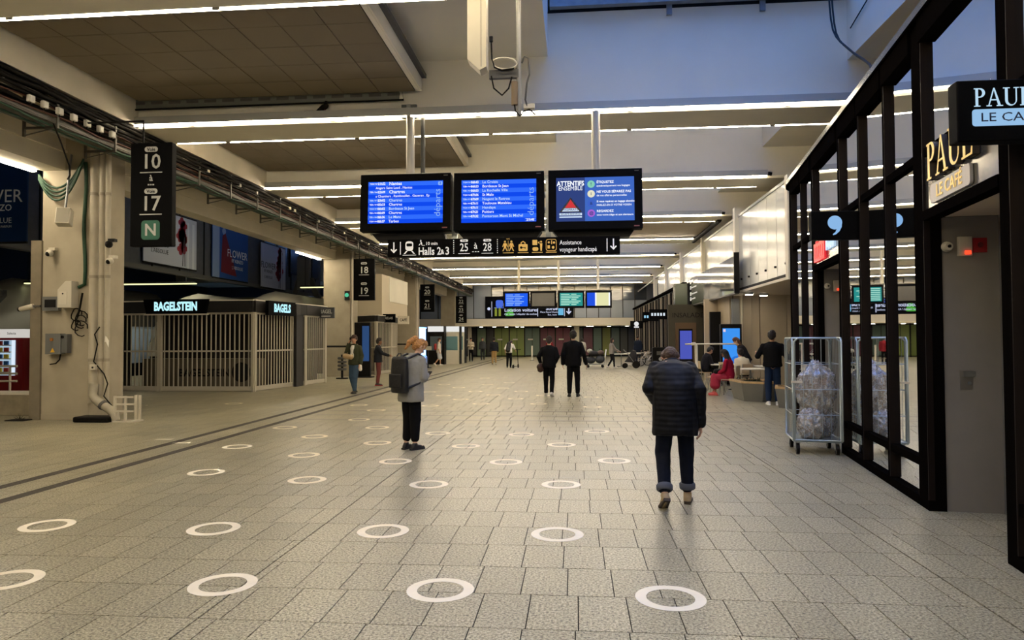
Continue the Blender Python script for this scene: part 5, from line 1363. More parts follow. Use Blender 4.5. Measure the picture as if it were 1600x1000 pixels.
def person(label, loc, yaw, h=1.72, vox=.014, skin_c=0, lean=0.0, hunch=0.0, nod=0.0, turn=0.0, arms=None, legs=None, pelvis=None, sh=.19, belly=1.0,
           top=('2A2A2E', .02, .86), sleeves=1.0, trousers=('1A1A1E', .0), cuffs=None, crop=.045, shoes='1B1B1B', sole='D8D2C4', hair=('3A2A1E', 'short'), face=True, skirt=None, fat=1.0, quilt=False, group=None, tail=None, top_name='jacket'):
    """local frame: faces +y, right hand at +x, feet at z=0, measures for a height of 1.75"""
    P = thing('person', label, 'person', loc, yaw, group)
    k = h / 1.75
    pv = Vector(pelvis or (0, 0, .93))
    ca, sa = math.cos(lean), math.sin(lean)
    def U(p, extra=0.0):              # bends the upper body forward about the pelvis, rounding the upper back
        p = Vector(p) - Vector((0, 0, .93))
        a = lean + hunch * max(0.0, min(1.0, (p.z - .18) / .35))
        return (pv + Vector((p.x, p.y * math.cos(a) + p.z * math.sin(a), p.z * math.cos(a) - p.y * math.sin(a)))) * k
    def S(p): return Vector(p) * k
    def bend(p):
        z = p[2] - .93
        a = lean + hunch * max(0.0, min(1.0, (z - .18) / .35))
        return Vector((0, math.cos(a), -math.sin(a)))
    hc = U((0, .03, 1.63))
    nk = U((0, 0, 1.47))
    dirn = (hc - nk)
    hd = Matrix.Rotation(turn, 3, 'Z') @ Matrix.Rotation(-(lean + hunch + nod), 3, 'X')   # head frame
    hc = nk + (Matrix.Rotation(-(lean + hunch + nod * .5), 3, 'X') @ Vector((0, .035, .165))) * k
    A = {'L': ((-.23, -.03, 1.13), (-.25, .06, .88)), 'R': ((.23, -.03, 1.13), (.25, .06, .88))}
    if arms: A.update(arms)
    Lg = {'L': ((-.10, .02, .49), (-.10, -.03, .085), 0.0), 'R': ((.10, .02, .49), (.10, -.03, .085), 0.0)}
    if legs: Lg.update(legs)
    mS = mat('skin_' + SKIN[skin_c], SKIN[skin_c], .55)
    b = MB()
    # head with nose, ears, chin
    def Hd(v): return hc + (hd @ Vector(v)) * k
    for c, r in (((0, 0, .02), .085), ((0, .018, -.03), .072), ((0, .045, -.075), .048), ((0, -.02, .03), .087)):
        limb(b, Hd(c), Hd((c[0], c[1] + .005, c[2] + .012)), r * k, r * k)
    limb(b, Hd((0, .088, .0)), Hd((0, .106, -.028)), .011 * k, .016 * k, 6)
    for s_ in (-1, 1):
        limb(b, Hd((s_ * .083, -.005, .012)), Hd((s_ * .084, -.002, -.03)), .019 * k, .013 * k, 6)
    limb(b, nk - Vector((0, 0, .05 * k)), hc - Vector((0, 0, .05 * k)), .058 * k, .055 * k)
    # trunk
    for z0, r0, z1, r1 in ((.93, .135, 1.12, .115), (1.12, .115, 1.34, .13)):
        for dx in (-.045, .045):
            limb(b, U((dx, 0, z0)), U((dx, 0, z1)), r0 * k * .82, r1 * k * .82)
    limb(b, U((-sh + .03, 0, 1.40)), U((sh - .03, 0, 1.40)), .058 * k, .058 * k)
    hands = {}
    for s_, nm_ in ((-1, 'L'), (1, 'R')):
        el, wr = A[nm_]
        shd, el, wr = U((s_ * sh, 0, 1.40)), U(el), U(wr)
        limb(b, shd, el, .05 * k, .04 * k); limb(b, el, wr, .04 * k, .027 * k)
        d = (wr - el).normalized()
        sd = d.cross(X1 * s_); sd = (Y1 - d * Y1.dot(d)).normalized() if abs(Y1.dot(d)) < .9 else (Z1 - d * Z1.dot(d)).normalized()
        pn = d.cross(sd).normalized() * (1 if d.cross(sd).x * s_ < 0 else -1)      # palm looks towards the body
        pc = wr + d * .05 * k
        for q in (-1, 0, 1):
            limb(b, wr + sd * q * .012 * k, wr + (d * .08 + sd * q * .026) * k, .016 * k, .015 * k, 7)
        for q, ln in ((-1.5, .062), (-.5, .078), (.5, .082), (1.5, .074)):
            b0 = wr + (d * .088 + sd * q * .0205) * k
            b1 = b0 + (d * ln * .5 + pn * .012) * k
            b2 = b1 + (d * ln * .38 + pn * .028) * k
            limb(b, b0, b1, .0095 * k, .009 * k, 6); limb(b, b1, b2, .009 * k, .0075 * k, 6)
        t0 = wr + (d * .03 + sd * .03) * k; t1 = t0 + (d * .04 + sd * .028 + pn * .01) * k
        limb(b, t0, t1, .012 * k, .011 * k, 6); limb(b, t1, t1 + (d * .03 + pn * .014) * k, .011 * k, .008 * k, 6)
        hands[nm_] = wr + (d * .11 + pn * .03) * k
    pv_ = pv * k
    feet = {}
    for s_, nm_ in ((-1, 'L'), (1, 'R')):
        kn, an, toe = Lg[nm_]
        hp, kn, an = pv_ + Vector((s_ * .09, 0, -.02)) * k, S(kn), S(an)
        limb(b, hp, kn, .082 * k, .055 * k); limb(b, kn, kn.lerp(an, .35) + Vector((0, -.012, 0)), .052 * k, .055 * k); limb(b, kn.lerp(an, .35) + Vector((0, -.012, 0)), an, .055 * k, .036 * k)
        td = Vector((s_ * .15, math.cos(toe), math.sin(toe))).normalized()
        limb(b, an + Vector((0, -.02 * k, -.03 * k)), an + td * .15 * k + Vector((0, 0, -.05 * k)), .035 * k, .028 * k)
        feet[nm_] = (an, td)
    skin(b, 'body', mS, P, vox * (.62 if vox < .013 else .9), 2)
    # top
    col, pad, hem = top
    mT = mat('cloth_' + col, col, .85, bump=.25, bscale=30, spec=.15)
    if quilt:
        n_ = mT.node_tree; wv = n_.nodes.new('ShaderNodeTexWave'); wv.bands_direction = 'Z'; wv.inputs['Scale'].default_value = 6.5; wv.inputs['Distortion'].default_value = .8
        tc_ = n_.nodes.new('ShaderNodeTexCoord'); n_.links.new(tc_.outputs['Object'], wv.inputs[0])
        bp = n_.nodes.new('ShaderNodeBump'); bp.inputs['Strength'].default_value = .16; bp.inputs['Distance'].default_value = .02
        n_.links.new(wv.outputs['Fac'], bp.inputs['Height']); n_.links.new(bp.outputs[0], n_.nodes['Principled BSDF'].inputs['Normal'])
        n_.nodes['Principled BSDF'].inputs['Roughness'].default_value = .6
    b = MB()
    f = fat
    prof = [(hem, .175 * f, .135 * f * belly), (hem + .04, .18 * f, .14 * f * belly), (1.0, .172 * f, .135 * f * belly), (1.15, .165 * f, .125 * f * belly), (1.28, .185 * f, .128 * f), (1.36, .19 * f, .115 * f), (1.42, .15 * f, .09 * f), (1.47, .075, .07), (1.50, .07, .066)]
    prof = [q for q in prof if q[0] >= hem]
    loft(b, [(U((0, 0, z)) if z > .93 or lean < .6 else U((0, 0, z)), (rx + pad) * k, (ry + pad) * k, X1, bend((0, 0, z))) for z, rx, ry in prof])
    for s_, nm_ in ((-1, 'L'), (1, 'R')):
        el, wr = U(A[nm_][0]), U(A[nm_][1]); shd = U((s_ * (sh - .005), 0, 1.385))
        limb(b, shd, el, (.058 + pad * .8) * k, (.054 + pad * .8) * k)
        if sleeves > .6:
            e2 = el.lerp(wr, (sleeves - .5) * 2 * .97)
            limb(b, el, e2, (.055 + pad * .8) * k, (.044 + pad * .7) * k)
        limb(b, U((s_ * .06, 0, 1.44)), shd, (.05 + pad * .5) * k, (.052 + pad * .7) * k)
    skin(b, top_name, mT, P, vox, 2, .006 if vox < .013 else .004, 14)
    # legs
    if trousers:
        colr, wide = trousers
        mL = mat('cloth_' + colr, colr, .85, bump=.2, bscale=25, spec=.15)
        b = MB()
        for s_, nm_ in ((-1, 'L'), (1, 'R')):
            kn, an, toe = Lg[nm_]; hp, kn, an = pv_ + Vector((s_ * .085, 0, -.02)) * k, S(kn), S(an)
            limb(b, hp, kn, (.10 + wide * .3) * k, (.072 + wide) * k); limb(b, kn, an + (kn - an).normalized() * (.075 if cuffs else crop) * k, (.072 + wide) * k, (.058 + wide * .5) * k)
        limb(b, pv_ + Vector((-.06, 0, .02)) * k, pv_ + Vector((.06, 0, .02)) * k, .125 * k, .125 * k)
        limb(b, pv_ + Vector((-.06, 0, .02)) * k, U((-.06, 0, 1.05)), .12 * k, .10 * k); limb(b, pv_ + Vector((.06, 0, .02)) * k, U((.06, 0, 1.05)), .12 * k, .10 * k)
        skin(b, 'trousers', mL, P, vox, 2, .005, 12)
        if cuffs:
            for nm_ in 'LR':
                kn, an, toe = Lg[nm_]; kn, an = S(kn), S(an); d = (kn - an).normalized()
                MB().tube([an + d * .05 * k, an + d * .06 * k, an + d * .10 * k, an + d * .115 * k], [.068 * k, .078 * k, .080 * k, .070 * k], 14).build('cuff', mat('cloth_' + cuffs, cuffs, .8), P)
    if skirt:
        b = MB(); colr, zb, wd = skirt
        for s_, nm_ in ((-1, 'L'), (1, 'R')):
            kn = S(Lg[nm_][0]); hp = pv_ + Vector((s_ * .06, 0, 0))
            limb(b, hp, kn, .14 * k, .13 * k); limb(b, kn, kn.lerp(S(Lg[nm_][1]), zb), .13 * k, wd * k)
        skin(b, 'skirt', mat('cloth_' + colr, colr, .8), P, vox, 2)
    # shoes
    for s_, nm_ in ((-1, 'L'), (1, 'R')):
        an, td = feet[nm_]
        up = td.cross(X1).normalized() * -1
        if up.z < 0: up = -up
        b = MB(); b.cur = 0
        base = an - up * .05 * k
        limb(b, base + td * -.035 * k, base + td * .15 * k - up * .008 * k, .042 * k, .036 * k)
        limb(b, base + td * -.03 * k + up * .015 * k, an + up * .0 * k, .043 * k, .045 * k)
        limb(b, base + td * .02 * k + up * .012 * k, base + td * .1 * k, .042 * k, .04 * k)
        so = skin(b, 'shoe', mat('shoe_' + shoes, shoes, .55), P, max(.009, vox * .8), 2)
        lat = td.cross(up).normalized()
        ol = [(-.085, -.03), (-.09, .03), (.02, .037), (.12, .045), (.175, .03), (.19, 0), (.175, -.03), (.12, -.045), (.02, -.037)]
        vs = [an - up * (.085 - t_) * k + (td * u_ + lat * v_) * k for t_ in (0, .028) for u_, v_ in ol]
        n = len(ol)
        MB().add(vs, [tuple(range(n))[::-1], tuple(range(n, 2 * n))] + [(i, (i + 1) % n, n + (i + 1) % n, n + i) for i in range(n)]).build('sole', mat('sole_' + sole, sole, .7), so)
    # hair
    hcol, style = hair
    mH = mat('hair_' + hcol, hcol, .6, bump=.8, bscale=90, var=.35, vscale=60)
    b = MB()
    if style != 'bald':
        for c, r in (((0, -.012, .04), .094), ((0, -.045, .0), .082), ((0, .02, .062), .078), ((0, -.05, -.04), .062)):
            limb(b, Hd(c), Hd((c[0], c[1], c[2] + .01)), r * k, r * k)
        for s_ in (-1, 1):
            limb(b, Hd((s_ * .052, -.02, .04)), Hd((s_ * .055, -.03, -.01)), .052 * k, .042 * k)
    if style == 'pony':
        limb(b, Hd((0, -.09, .055)), Hd((0, -.145, .05)), .035 * k, .045 * k); limb(b, Hd((0, -.14, .055)), Hd((0, -.175, -.05)), .05 * k, .045 * k); limb(b, Hd((0, -.175, -.05)), Hd((0, -.155, -.17)), .045 * k, .02 * k)
    if style == 'long':
        for s_ in (-1, 0, 1):
            limb(b, Hd((s_ * .055, -.05, 0)), Hd((s_ * .08, -.05, -.19)), .055 * k, .042 * k)
    if style == 'veil':
        for s_ in (-1, 0, 1):
            limb(b, Hd((s_ * .05, -.04, 0)), U((s_ * .10, -.03, 1.36)), .075 * k, .07 * k)
    if style == 'curly':
        for q in range(16):
            a = q * 2.4; r = .075
            c = (r * math.cos(a), -.03 + r * math.sin(a), .05 + .05 * math.sin(q * 1.3))
            limb(b, Hd(c), Hd((c[0], c[1], c[2] + .01)), .034 * k, .034 * k, 7)
    if style == 'cap':
        limb(b, Hd((0, .06, .06)), Hd((0, .14, .05)), .05 * k, .03 * k)
    if style != 'bald':
        skin(b, 'hair' if style not in ('cap', 'veil') else ('cap' if style == 'cap' else 'headscarf'), mH, P, max(.008, vox * .8), 1, .006, 40)
    if face:
        for s_ in (-1, 1):
            MB().ell(Hd((s_ * .032, .078, .012)), (.011 * k, .008 * k, .007 * k), 8, 6).build('eye', M_DARK, P)
        MB().ell(Hd((0, .085, -.058)), (.022 * k, .008 * k, .006 * k), 8, 6).build('mouth', mat('mouth', '8C4A44', .6), P)
    return P, U, S, Hd, hands, k
def strap(P, pts, wd, m, name='strap'):
    MB().tube(pts, wd, 6).build(name, m, P)

WALK = {'L': ((-.09, .10, .50), (-.10, .10, .085), .1), 'R': ((.09, .05, .50), (.10, -.24, .14), -.55)}
WALK2 = {'R': ((.09, .10, .50), (.10, .12, .085), .1), 'L': ((-.09, .04, .50), (-.10, -.20, .12), -.45)}
# 1 near man seen from behind, head bowed
person('man walking away with bowed head, dark quilted jacket, rolled jeans and tan boots', (.96, 6.98, 0), math.radians(-3), h=1.74, vox=.011, lean=.10, hunch=.55, nod=.7, fat=1.12, belly=1.12, sh=.178,
       arms={'L': ((-.245, .02, 1.14), (-.17, .24, 1.02)), 'R': ((.235, -.03, 1.12), (.245, .03, .80))},
       legs={'L': ((-.115, .06, .50), (-.115, -.17, .125), -.6), 'R': ((.115, .10, .50), (.125, .12, .085), .0)},
       top=('0C0D11', .022, .68), trousers=('111624', .010), cuffs='4B505C', shoes='A08A66', sole='3A2E22', hair=('4A3524', 'short'), quilt=True)
# 2 woman with backpack looking at her phone
P, U, S, Hd, hands, k = person('woman standing with fair ponytail, grey blazer, black trousers and black backpack', (-2.42, 10.22, 0), math.radians(-32), h=1.65, vox=.012, nod=.55, turn=-.45, hunch=.16, fat=1.12, sh=.185,
       arms={'L': ((-.22, .06, 1.12), (-.06, .27, 1.15)), 'R': ((.22, .06, 1.12), (.06, .27, 1.15))},
       legs={'L': ((-.075, .02, .49), (-.085, -.02, .085), 0), 'R': ((.075, .02, .49), (.085, .0, .085), 0)},
       top=('8B8983', .026, .75), trousers=('0B0B0D', .026), crop=.10, shoes='141414', sole='222222', hair=('B98347', 'pony'), skin_c=3, top_name='blazer')
mbk = mat('backpack_black', '0C0C0E', .5, bump=.3, bscale=20)
b = MB(); c = U((0, -.25, 1.2))
pts = [(-.17, .08), (.17, .08), (.19, .0), (.15, -.09), (-.15, -.09), (-.19, 0)]
loft(b, [(c + Vector((0, 0, dz)), sx_, sy_, X1, Y1) for dz, sx_, sy_ in ((-.30, .15, .07), (-.28, .165, .085), (0, .165, .085), (.2, .155, .07), (.23, .13, .05))], 12)
bp_ = skin(b, 'backpack', mbk, P, .012, 2)
MB().box(c.x - .12, c.x + .12, c.y - .105, c.y - .08, c.z - .22, c.z - .02).build('front_pocket', mbk, bp_, bev=.01)
MB().tube([c + Vector((-.05, -.02, .22)), c + Vector((-.03, 0, .27)), c + Vector((.03, 0, .27)), c + Vector((.05, -.02, .22))], .01).build('handle', mbk, bp_)
for s_ in (-1, 1):
    strap(bp_, [c + Vector((s_ * .1, .06, .2)), U((s_ * .12, -.06, 1.49)), U((s_ * .13, .04, 1.46)), U((s_ * .155, .135, 1.34)), U((s_ * .19, .10, 1.16)), U((s_ * .2, -.02, 1.04)), c + Vector((s_ * .14, .03, -.22))], .018, mbk)
b = MB(); q = (hands['L'] + hands['R']) / 2
b.box(-.037, .037, -.005, .005, -.07, .07)
ph = b.build('phone', M_BLACK, None); ph.location = (0, 0, 0)
props(ph, 'dark phone held by the woman with the backpack', 'phone')
ph.matrix_world = P.matrix_basis @ Matrix.Translation(q + Vector((0, .03, .03))) @ Matrix.Rotation(-.7, 4, 'X') if False else Matrix.Translation(P.location) @ Matrix.Rotation(P.rotation_euler.z, 4, 'Z') @ Matrix.Translation(q + Vector((0, .02, .02))) @ Matrix.Rotation(-.8, 4, 'X')
# 3 woman walking towards the camera with phone at her ear
P, U, S, Hd, hands, k = person('woman walking towards the camera, olive jacket, white top, blue jeans, phone at ear', (-6.63, 20.7, 0), math.radians(165), h=1.74, vox=.016, turn=.35, sh=.185, fat=1.0,
       arms={'R': ((.27, .05, 1.18), (.12, .13, 1.50)), 'L': ((-.24, -.02, 1.12), (-.27, .1, .9))}, legs={'L': ((-.09, .12, .50), (-.09, .14, .085), .1), 'R': ((.08, .03, .5), (.07, -.12, .1), -.2)},
       top=('3A3D2C', .022, .86), trousers=('3F5468', .022), shoes='151515', sole='151515', hair=('3B2417', 'curly'), skin_c=1)
b = MB(); loft(b, [(U((0, .06, z)), rx, ry, X1, Y1) for z, rx, ry in ((.90, .13, .09), (1.15, .12, .095), (1.36, .11, .09), (1.46, .06, .06))], 12)
skin(b, 'white_top', mat('white_cloth', 'D9D5CB', .8), P, .016, 2)
b = MB(); limb(b, U((.24, .12, 1.13)), U((.02, .16, 1.1)), .09, .08)
bg_o = skin(b, 'shoulder_bag', mat('bag_beige', 'B49A72', .6), P, .016, 2)
strap(bg_o, [U((.2, .1, 1.2)), U((.1, .05, 1.5)), U((-.1, .0, 1.48)), U((-.02, .16, 1.15))], .014, mat('bag_beige', 'B49A72', .6))
b = MB(); limb(b, U((-.28, .12, .84)), U((-.28, .12, .74)), .05, .06)
skin(b, 'paper_bag', mat('white_cloth', 'D9D5CB', .8), P, .016, 1)
MB().box(-.008, .008, -.03, .03, -.07, .07).build('phone', M_BLACK, P, loc=Hd((.105, .02, -.01)))
# 4 person behind her
person('person in dark clothes partly hidden behind the woman on the phone', (-6.9, 24.2, 0), math.radians(-70), h=1.66, vox=.02, hair=('1E1612', 'short'), arms={'R': ((.24, .12, 1.2), (.22, .36, 1.12))}, top=('23252B', .02, .86), trousers=('6E3A38', .01), shoes='242020', sole='A02A2A', skin_c=2)
# 5, 6 the pair in black
P, U, S, Hd, hands, k = person('person in black walking away with a brown handbag and white trainers, left of the pair', (-.74, 19.75, 0), math.radians(-4), h=1.68, vox=.015, lean=.06,
       arms={'L': ((-.30, -.03, 1.16), (-.27, .14, 1.0)), 'R': ((.26, -.05, 1.16), (.17, .1, .99))}, legs={'L': ((-.10, .08, .5), (-.10, .10, .085), 0), 'R': ((.09, .02, .5), (.09, -.16, .12), -.5)}, top=('0E0E10', .02, .84), trousers=('0B0B0C', .01), shoes='D8D4CC', sole='EDEAE4', hair=('2A1512', 'short'), fat=1.05)
b = MB(); limb(b, U((-.27, .05, .86)), U((-.27, -.05, .86)), .1, .09); limb(b, U((-.25, 0, .9)), U((-.25, 0, .8)), .08, .1)
skin(b, 'handbag', mat('bag_brown', '3A231C', .5), P, .016, 1)
person('man in black with dark cap walking away, right of the pair', (-.06, 19.72, 0), math.radians(-3), h=1.83, vox=.015,
       arms={'L': ((-.27, -.04, 1.14), (-.28, .02, .88)), 'R': ((.28, -.05, 1.14), (.34, .0, .88))}, legs={'L': ((-.10, .02, .49), (-.11, -.02, .085), 0), 'R': ((.10, .05, .5), (.11, .03, .085), .1)}, top=('0C0C0E', .02, .82), trousers=('0B0B0D', .012), shoes='121212', sole='1A1A1A', hair=('17100F', 'cap'), fat=1.08, sh=.205)
# far walkers
P, U, S, Hd, hands, k = person('walker in light summer shorts with a small red backpack near the white machines', (-8.35, 42.6, 0), math.radians(-80), h=1.68, vox=.024, legs=WALK, top=('D6CFC4', .015, .82), sleeves=.5, trousers=None, skirt=('C3C6CE', .0, .1), hair=('4A2C1E', 'short'), skin_c=0, shoes='E5E2DC')
b = MB(); limb(b, U((0, -.2, 1.1)), U((0, -.2, 1.3)), .12, .11); skin(b, 'backpack', mat('pack_red', 'A32B2B', .6), P, .022, 1)
person('person in pale jumper and black trousers standing near the far shops', (-7.4, 49.6, 0), math.radians(175), h=1.68, vox=.024, top=('B3A894', .02, .9), trousers=('151517', .005), hair=('241914', 'short'), arms={'L': ((-.22, .05, 1.15), (-.1, .22, 1.15)), 'R': ((.22, .05, 1.15), (.1, .22, 1.15))})
person('person in dark grey beside the one in the pale jumper', (-6.95, 52.5, 0), math.radians(170), h=1.72, vox=.026, top=('3C3F42', .02, .88), trousers=('2C2E31', .005), hair=('1C1512', 'short'))
person('man in dark top and tan trousers walking away in the distance', (-5.05, 43.6, 0), math.radians(8), h=1.70, vox=.022, top=('22252E', .025, .9), trousers=('A78A5E', .012), legs=WALK, hair=('241914', 'short'), fat=1.12, sh=.21)
P, U, S, Hd, hands, k = person('person in white shirt and black backpack stooping beside a kick scooter', (-3.66, 38.8, 0), math.radians(-12), h=1.66, vox=.022, hunch=.5, nod=.5, top=('D9D7D2', .02, .9), sleeves=.6, trousers=('101114', .01), hair=('2A1E18', 'short'), skin_c=1, arms={'R': ((.3, .1, 1.15), (.3, .32, 1.0))})
b = MB(); limb(b, U((0, -.2, 1.05)), U((0, -.2, 1.36)), .14, .13); skin(b, 'backpack', mbk, P, .022, 1)
t = thing('kick_scooter', 'black kick scooter beside the stooping person', 'scooter', (-3.3, 38.95, 0), math.radians(75))
MB().box(-.4, .3, -.06, .06, .08, .11).build('deck', M_DGREY, t); MB().tube([(.3, 0, .09), (.36, 0, .2), (.28, 0, 1.02)], .02).build('steering_post', M_BLACK, t); MB().cyl((.28, -.2, 1.02), (.28, .2, 1.02), .018).build('handlebar', M_BLACK, t)
for xx in (-.42, .40): MB().cyl((xx, -.025, .1), (xx, .025, .1), .1, n=14).build('wheel', M_BLACK, t)
person('person with red shoulder bag far behind the pair in black', (-1.7, 46.5, 0), math.radians(20), h=1.66, vox=.026, top=('7E2028', .03, .8), trousers=('18181A', .0), hair=('1E1512', 'short'))
person('person in pale blouse far behind the man with the cap', (.45, 47.0, 0), math.radians(10), h=1.64, vox=.026, top=('B9B3A8', .02, .86), trousers=('222226', .0), hair=('2E211A', 'long'))
# right side, far
person('person pushing a pushchair in pale striped top before the far shops', (1.95, 38.4, 0), math.radians(-70), h=1.62, vox=.024, legs=WALK2, top=('8A8680', .015, .84), trousers=('16161A', .0), shoes='D5D2CC', hair=('33241C', 'long'), arms={'L': ((-.22, .15, 1.12), (-.2, .38, 1.0)), 'R': ((.22, .15, 1.12), (.2, .38, 1.0))})
t = thing('pushchair', 'dark pushchair with thin wheels at the far shops', 'pushchair', (2.95, 38.5, 0), math.radians(-8))
for xx, r in ((-.28, .14), (.32, .2)):
    for yy in (-.22, .22): MB().cyl((xx, yy - .015, r), (xx, yy + .015, r), r, n=14).build('wheel', M_BLACK, t)
MB().prism([(-.3, .35), (.25, .3), (.35, .7), (.3, .95), (.1, .98), (-.1, .6)], -.2, .2, 'y').build('seat', mat('pram_dark', '26262B', .8), t)
MB().tube([(.3, .22, .2), (-.05, .22, .7), (-.35, .22, 1.0), (-.35, -.22, 1.0), (-.05, -.22, .7), (.3, -.22, .2)], .014).build('frame', M_GREY, t)
t = thing('luggage_trolley', 'trolley heaped with dark bags beside the pushchair', 'trolley', (1.1, 39.5, 0))
MB().box(-.5, .5, -.3, .3, .16, .22).build('platform', M_GREY, t)
for xx in (-.4, .4):
    for yy in (-.25, .25): MB().cyl((xx, yy - .02, .08), (xx, yy + .02, .08), .08, n=12).build('wheel', M_BLACK, t)
MB().tube([(.5, -.28, .2), (.6, -.28, 1.0), (.6, .28, 1.0), (.5, .28, .2)], .018).build('handle', M_STEEL, t)
for j, (xx, yy, zz, rx, rz, c) in enumerate(((-.25, 0, .42, .28, .2, '26282E'), (.25, 0, .45, .26, .23, '3A3D42'), (-.1, 0, .78, .3, .16, '1C1B20'), (.3, .05, .82, .2, .15, '5B4A44'), (-.3, 0, .92, .17, .12, 'A9A49C'))):
    b_ = thing('bag', ['dark bag low at the left of the heaped trolley', 'grey bag low at the right of the heaped trolley', 'black bag in the upper layer of the heaped trolley', 'brown bag at the upper right of the heaped trolley', 'pale bag on top of the heaped trolley'][j], 'bag', (1.1 + xx, 39.5 + yy, zz), group='bags on the far trolley')
    MB().ell((0, 0, 0), (rx, .26, rz), 12, 8).build('body', mat('bagc_' + c, c, .7), b_)
    MB().tube([(-.1, -.1, rz * .8), (-.05, -.12, rz + .06), (.05, -.12, rz + .06), (.1, -.1, rz * .8)], .014).build('handle', M_BLACK, b_)
person('person in navy coat standing by the far black slatted shops', (4.05, 46.2, 0), math.radians(150), h=1.76, vox=.026, nod=.4, top=('18202E', .03, .75), trousers=('1B2430', .01), hair=('2A1D16', 'short'))
for j, (x, y) in enumerate(((4.2, 41.2), (4.75, 42.5))):
    t = thing('bicycle', ['parked bicycle nearest the far litter bin', 'second parked bicycle against the far black shops'][j], 'bicycle', (x, y, 0), math.radians(8 + 12 * j))
    for xx in (-.5, .5):
        MB().tube([(xx + .33 * math.cos(a), 0, .34 + .33 * math.sin(a)) for a in [2 * PI * q / 18 for q in range(19)]], .022).build('wheel', M_BLACK, t)
        MB().cyl((xx, -.04, .34), (xx, .04, .34), .03).build('hub', M_STEEL, t)
    MB().tube([(-.5, 0, .34), (-.12, 0, .8), (.36, 0, .82), (-.02, 0, .34), (-.12, 0, .8)], .022).tube([(-.5, 0, .34), (-.02, 0, .34)], .016).tube([(.5, 0, .34), (.34, 0, .95)], .02).build('frame', mat('bike_white', 'C9C7C2', .4), t)
    MB().ell((-.15, 0, .92), (.13, .06, .035), 10, 6).build('saddle', M_BLACK, t)
    MB().tube([(.38, -.26, 1.0), (.34, -.1, 1.0), (.34, .1, 1.0), (.38, .26, 1.0)], .016).build('handlebar', M_BLACK, t)
t = thing('litter_bin', 'square black litter bin by the far black slatted shops', 'bin', (4.35, 36.6, 0))
MB().cbox(-.4, .4, 0, .6, 0, 1.15, .05).build('case', M_BLACK, t)
MB().box(-.2, .2, -.02, 0, .75, .95).build('opening', M_DGREY, t)
flat([disc(0, .55, .1, 12)], (0, -.005, 0), M_LETGREY, t, 'label_mark')
# seating area ---------------------------------------------------------------
person('man in black tee shirt and jeans standing with his back turned beside the planter', (4.74, 17.5, 0), math.radians(-12), h=1.78, vox=.015, top=('0D0D0F', .022, .9), sleeves=.5, trousers=('1B2A44', .02), shoes='E2E0DB', sole='F0EEEA', hair=('1B1310', 'short'), skin_c=1, fat=1.12, sh=.21, turn=-.3,
       arms={'L': ((-.33, .02, 1.15), (-.36, .2, 1.2)), 'R': ((.31, -.06, 1.14), (.33, .0, .90))})
person('second man in black leaning on a stand, half behind the one in jeans', (5.58, 18.25, 0), math.radians(-40), h=1.72, vox=.016, lean=.3, top=('111114', .022, .9), sleeves=.5, trousers=('55585C', .02), shoes='DAD7D0', hair=('1B1310', 'short'), skin_c=1, arms={'R': ((.25, .12, 1.15), (.2, .36, 1.1))})
SIT = {'L': ((-.10, .42, .50), (-.10, .46, .085), 0), 'R': ((.10, .42, .50), (.10, .40, .085), 0)}
P, U, S, Hd, hands, k = person('seated woman in crimson dress and black headscarf with a black bag on her lap', (4.3, 20.2, 0), math.radians(62), h=1.66, vox=.014, pelvis=(0, 0, .56), lean=.1, nod=.45, legs={'L': ((-.10, .40, .55), (-.12, .40, .085), 0), 'R': ((.10, .42, .55), (.08, .50, .085), 0)},
       arms={'L': ((-.22, .08, 1.14), (-.1, .3, 1.05)), 'R': ((.22, .08, 1.14), (.1, .3, 1.05))}, top=('8E1430', .02, .88), trousers=None, skirt=('9A1A38', .45, .17), shoes='C04A48', sole='C04A48', hair=('0E0C0E', 'veil'), skin_c=2, top_name='dress')
b = MB(); limb(b, S((-.1, .36, .70)), S((.1, .36, .70)), .09, .09); skin(b, 'lap_bag', M_BLACK, P, .015, 1)
person('seated man in dark jacket at the white table looking down', (4.35, 24.4, 0), math.radians(-75), h=1.72, vox=.017, pelvis=(0, 0, .56), lean=.25, nod=.3, legs=SIT, arms={'L': ((-.25, .14, 1.12), (-.08, .4, 1.08)), 'R': ((.25, .14, 1.12), (.08, .4, 1.08))}, top=('1E1D22', .025, .9), trousers=('0F0F12', .01), shoes='D9D6D0', hair=('16110F', 'short'), skin_c=1)
person('seated person in cream top behind the woman in crimson', (5.0, 21.6, 0), math.radians(20), h=1.66, vox=.017, pelvis=(0, 0, .54), lean=.2, legs=SIT, top=('D4C9AE', .03, .9), trousers=('2A2A2E', .01), hair=('1C1412', 'curly'), skin_c=1, fat=1.15)
person('person with long brown hair and dark top bending over a cafe table', (5.35, 22.6, 0), math.radians(85), h=1.70, vox=.017, lean=.42, nod=.1, top=('1B1A1E', .02, .88), trousers=('202228', .01), hair=('5B3A22', 'long'), skin_c=0)
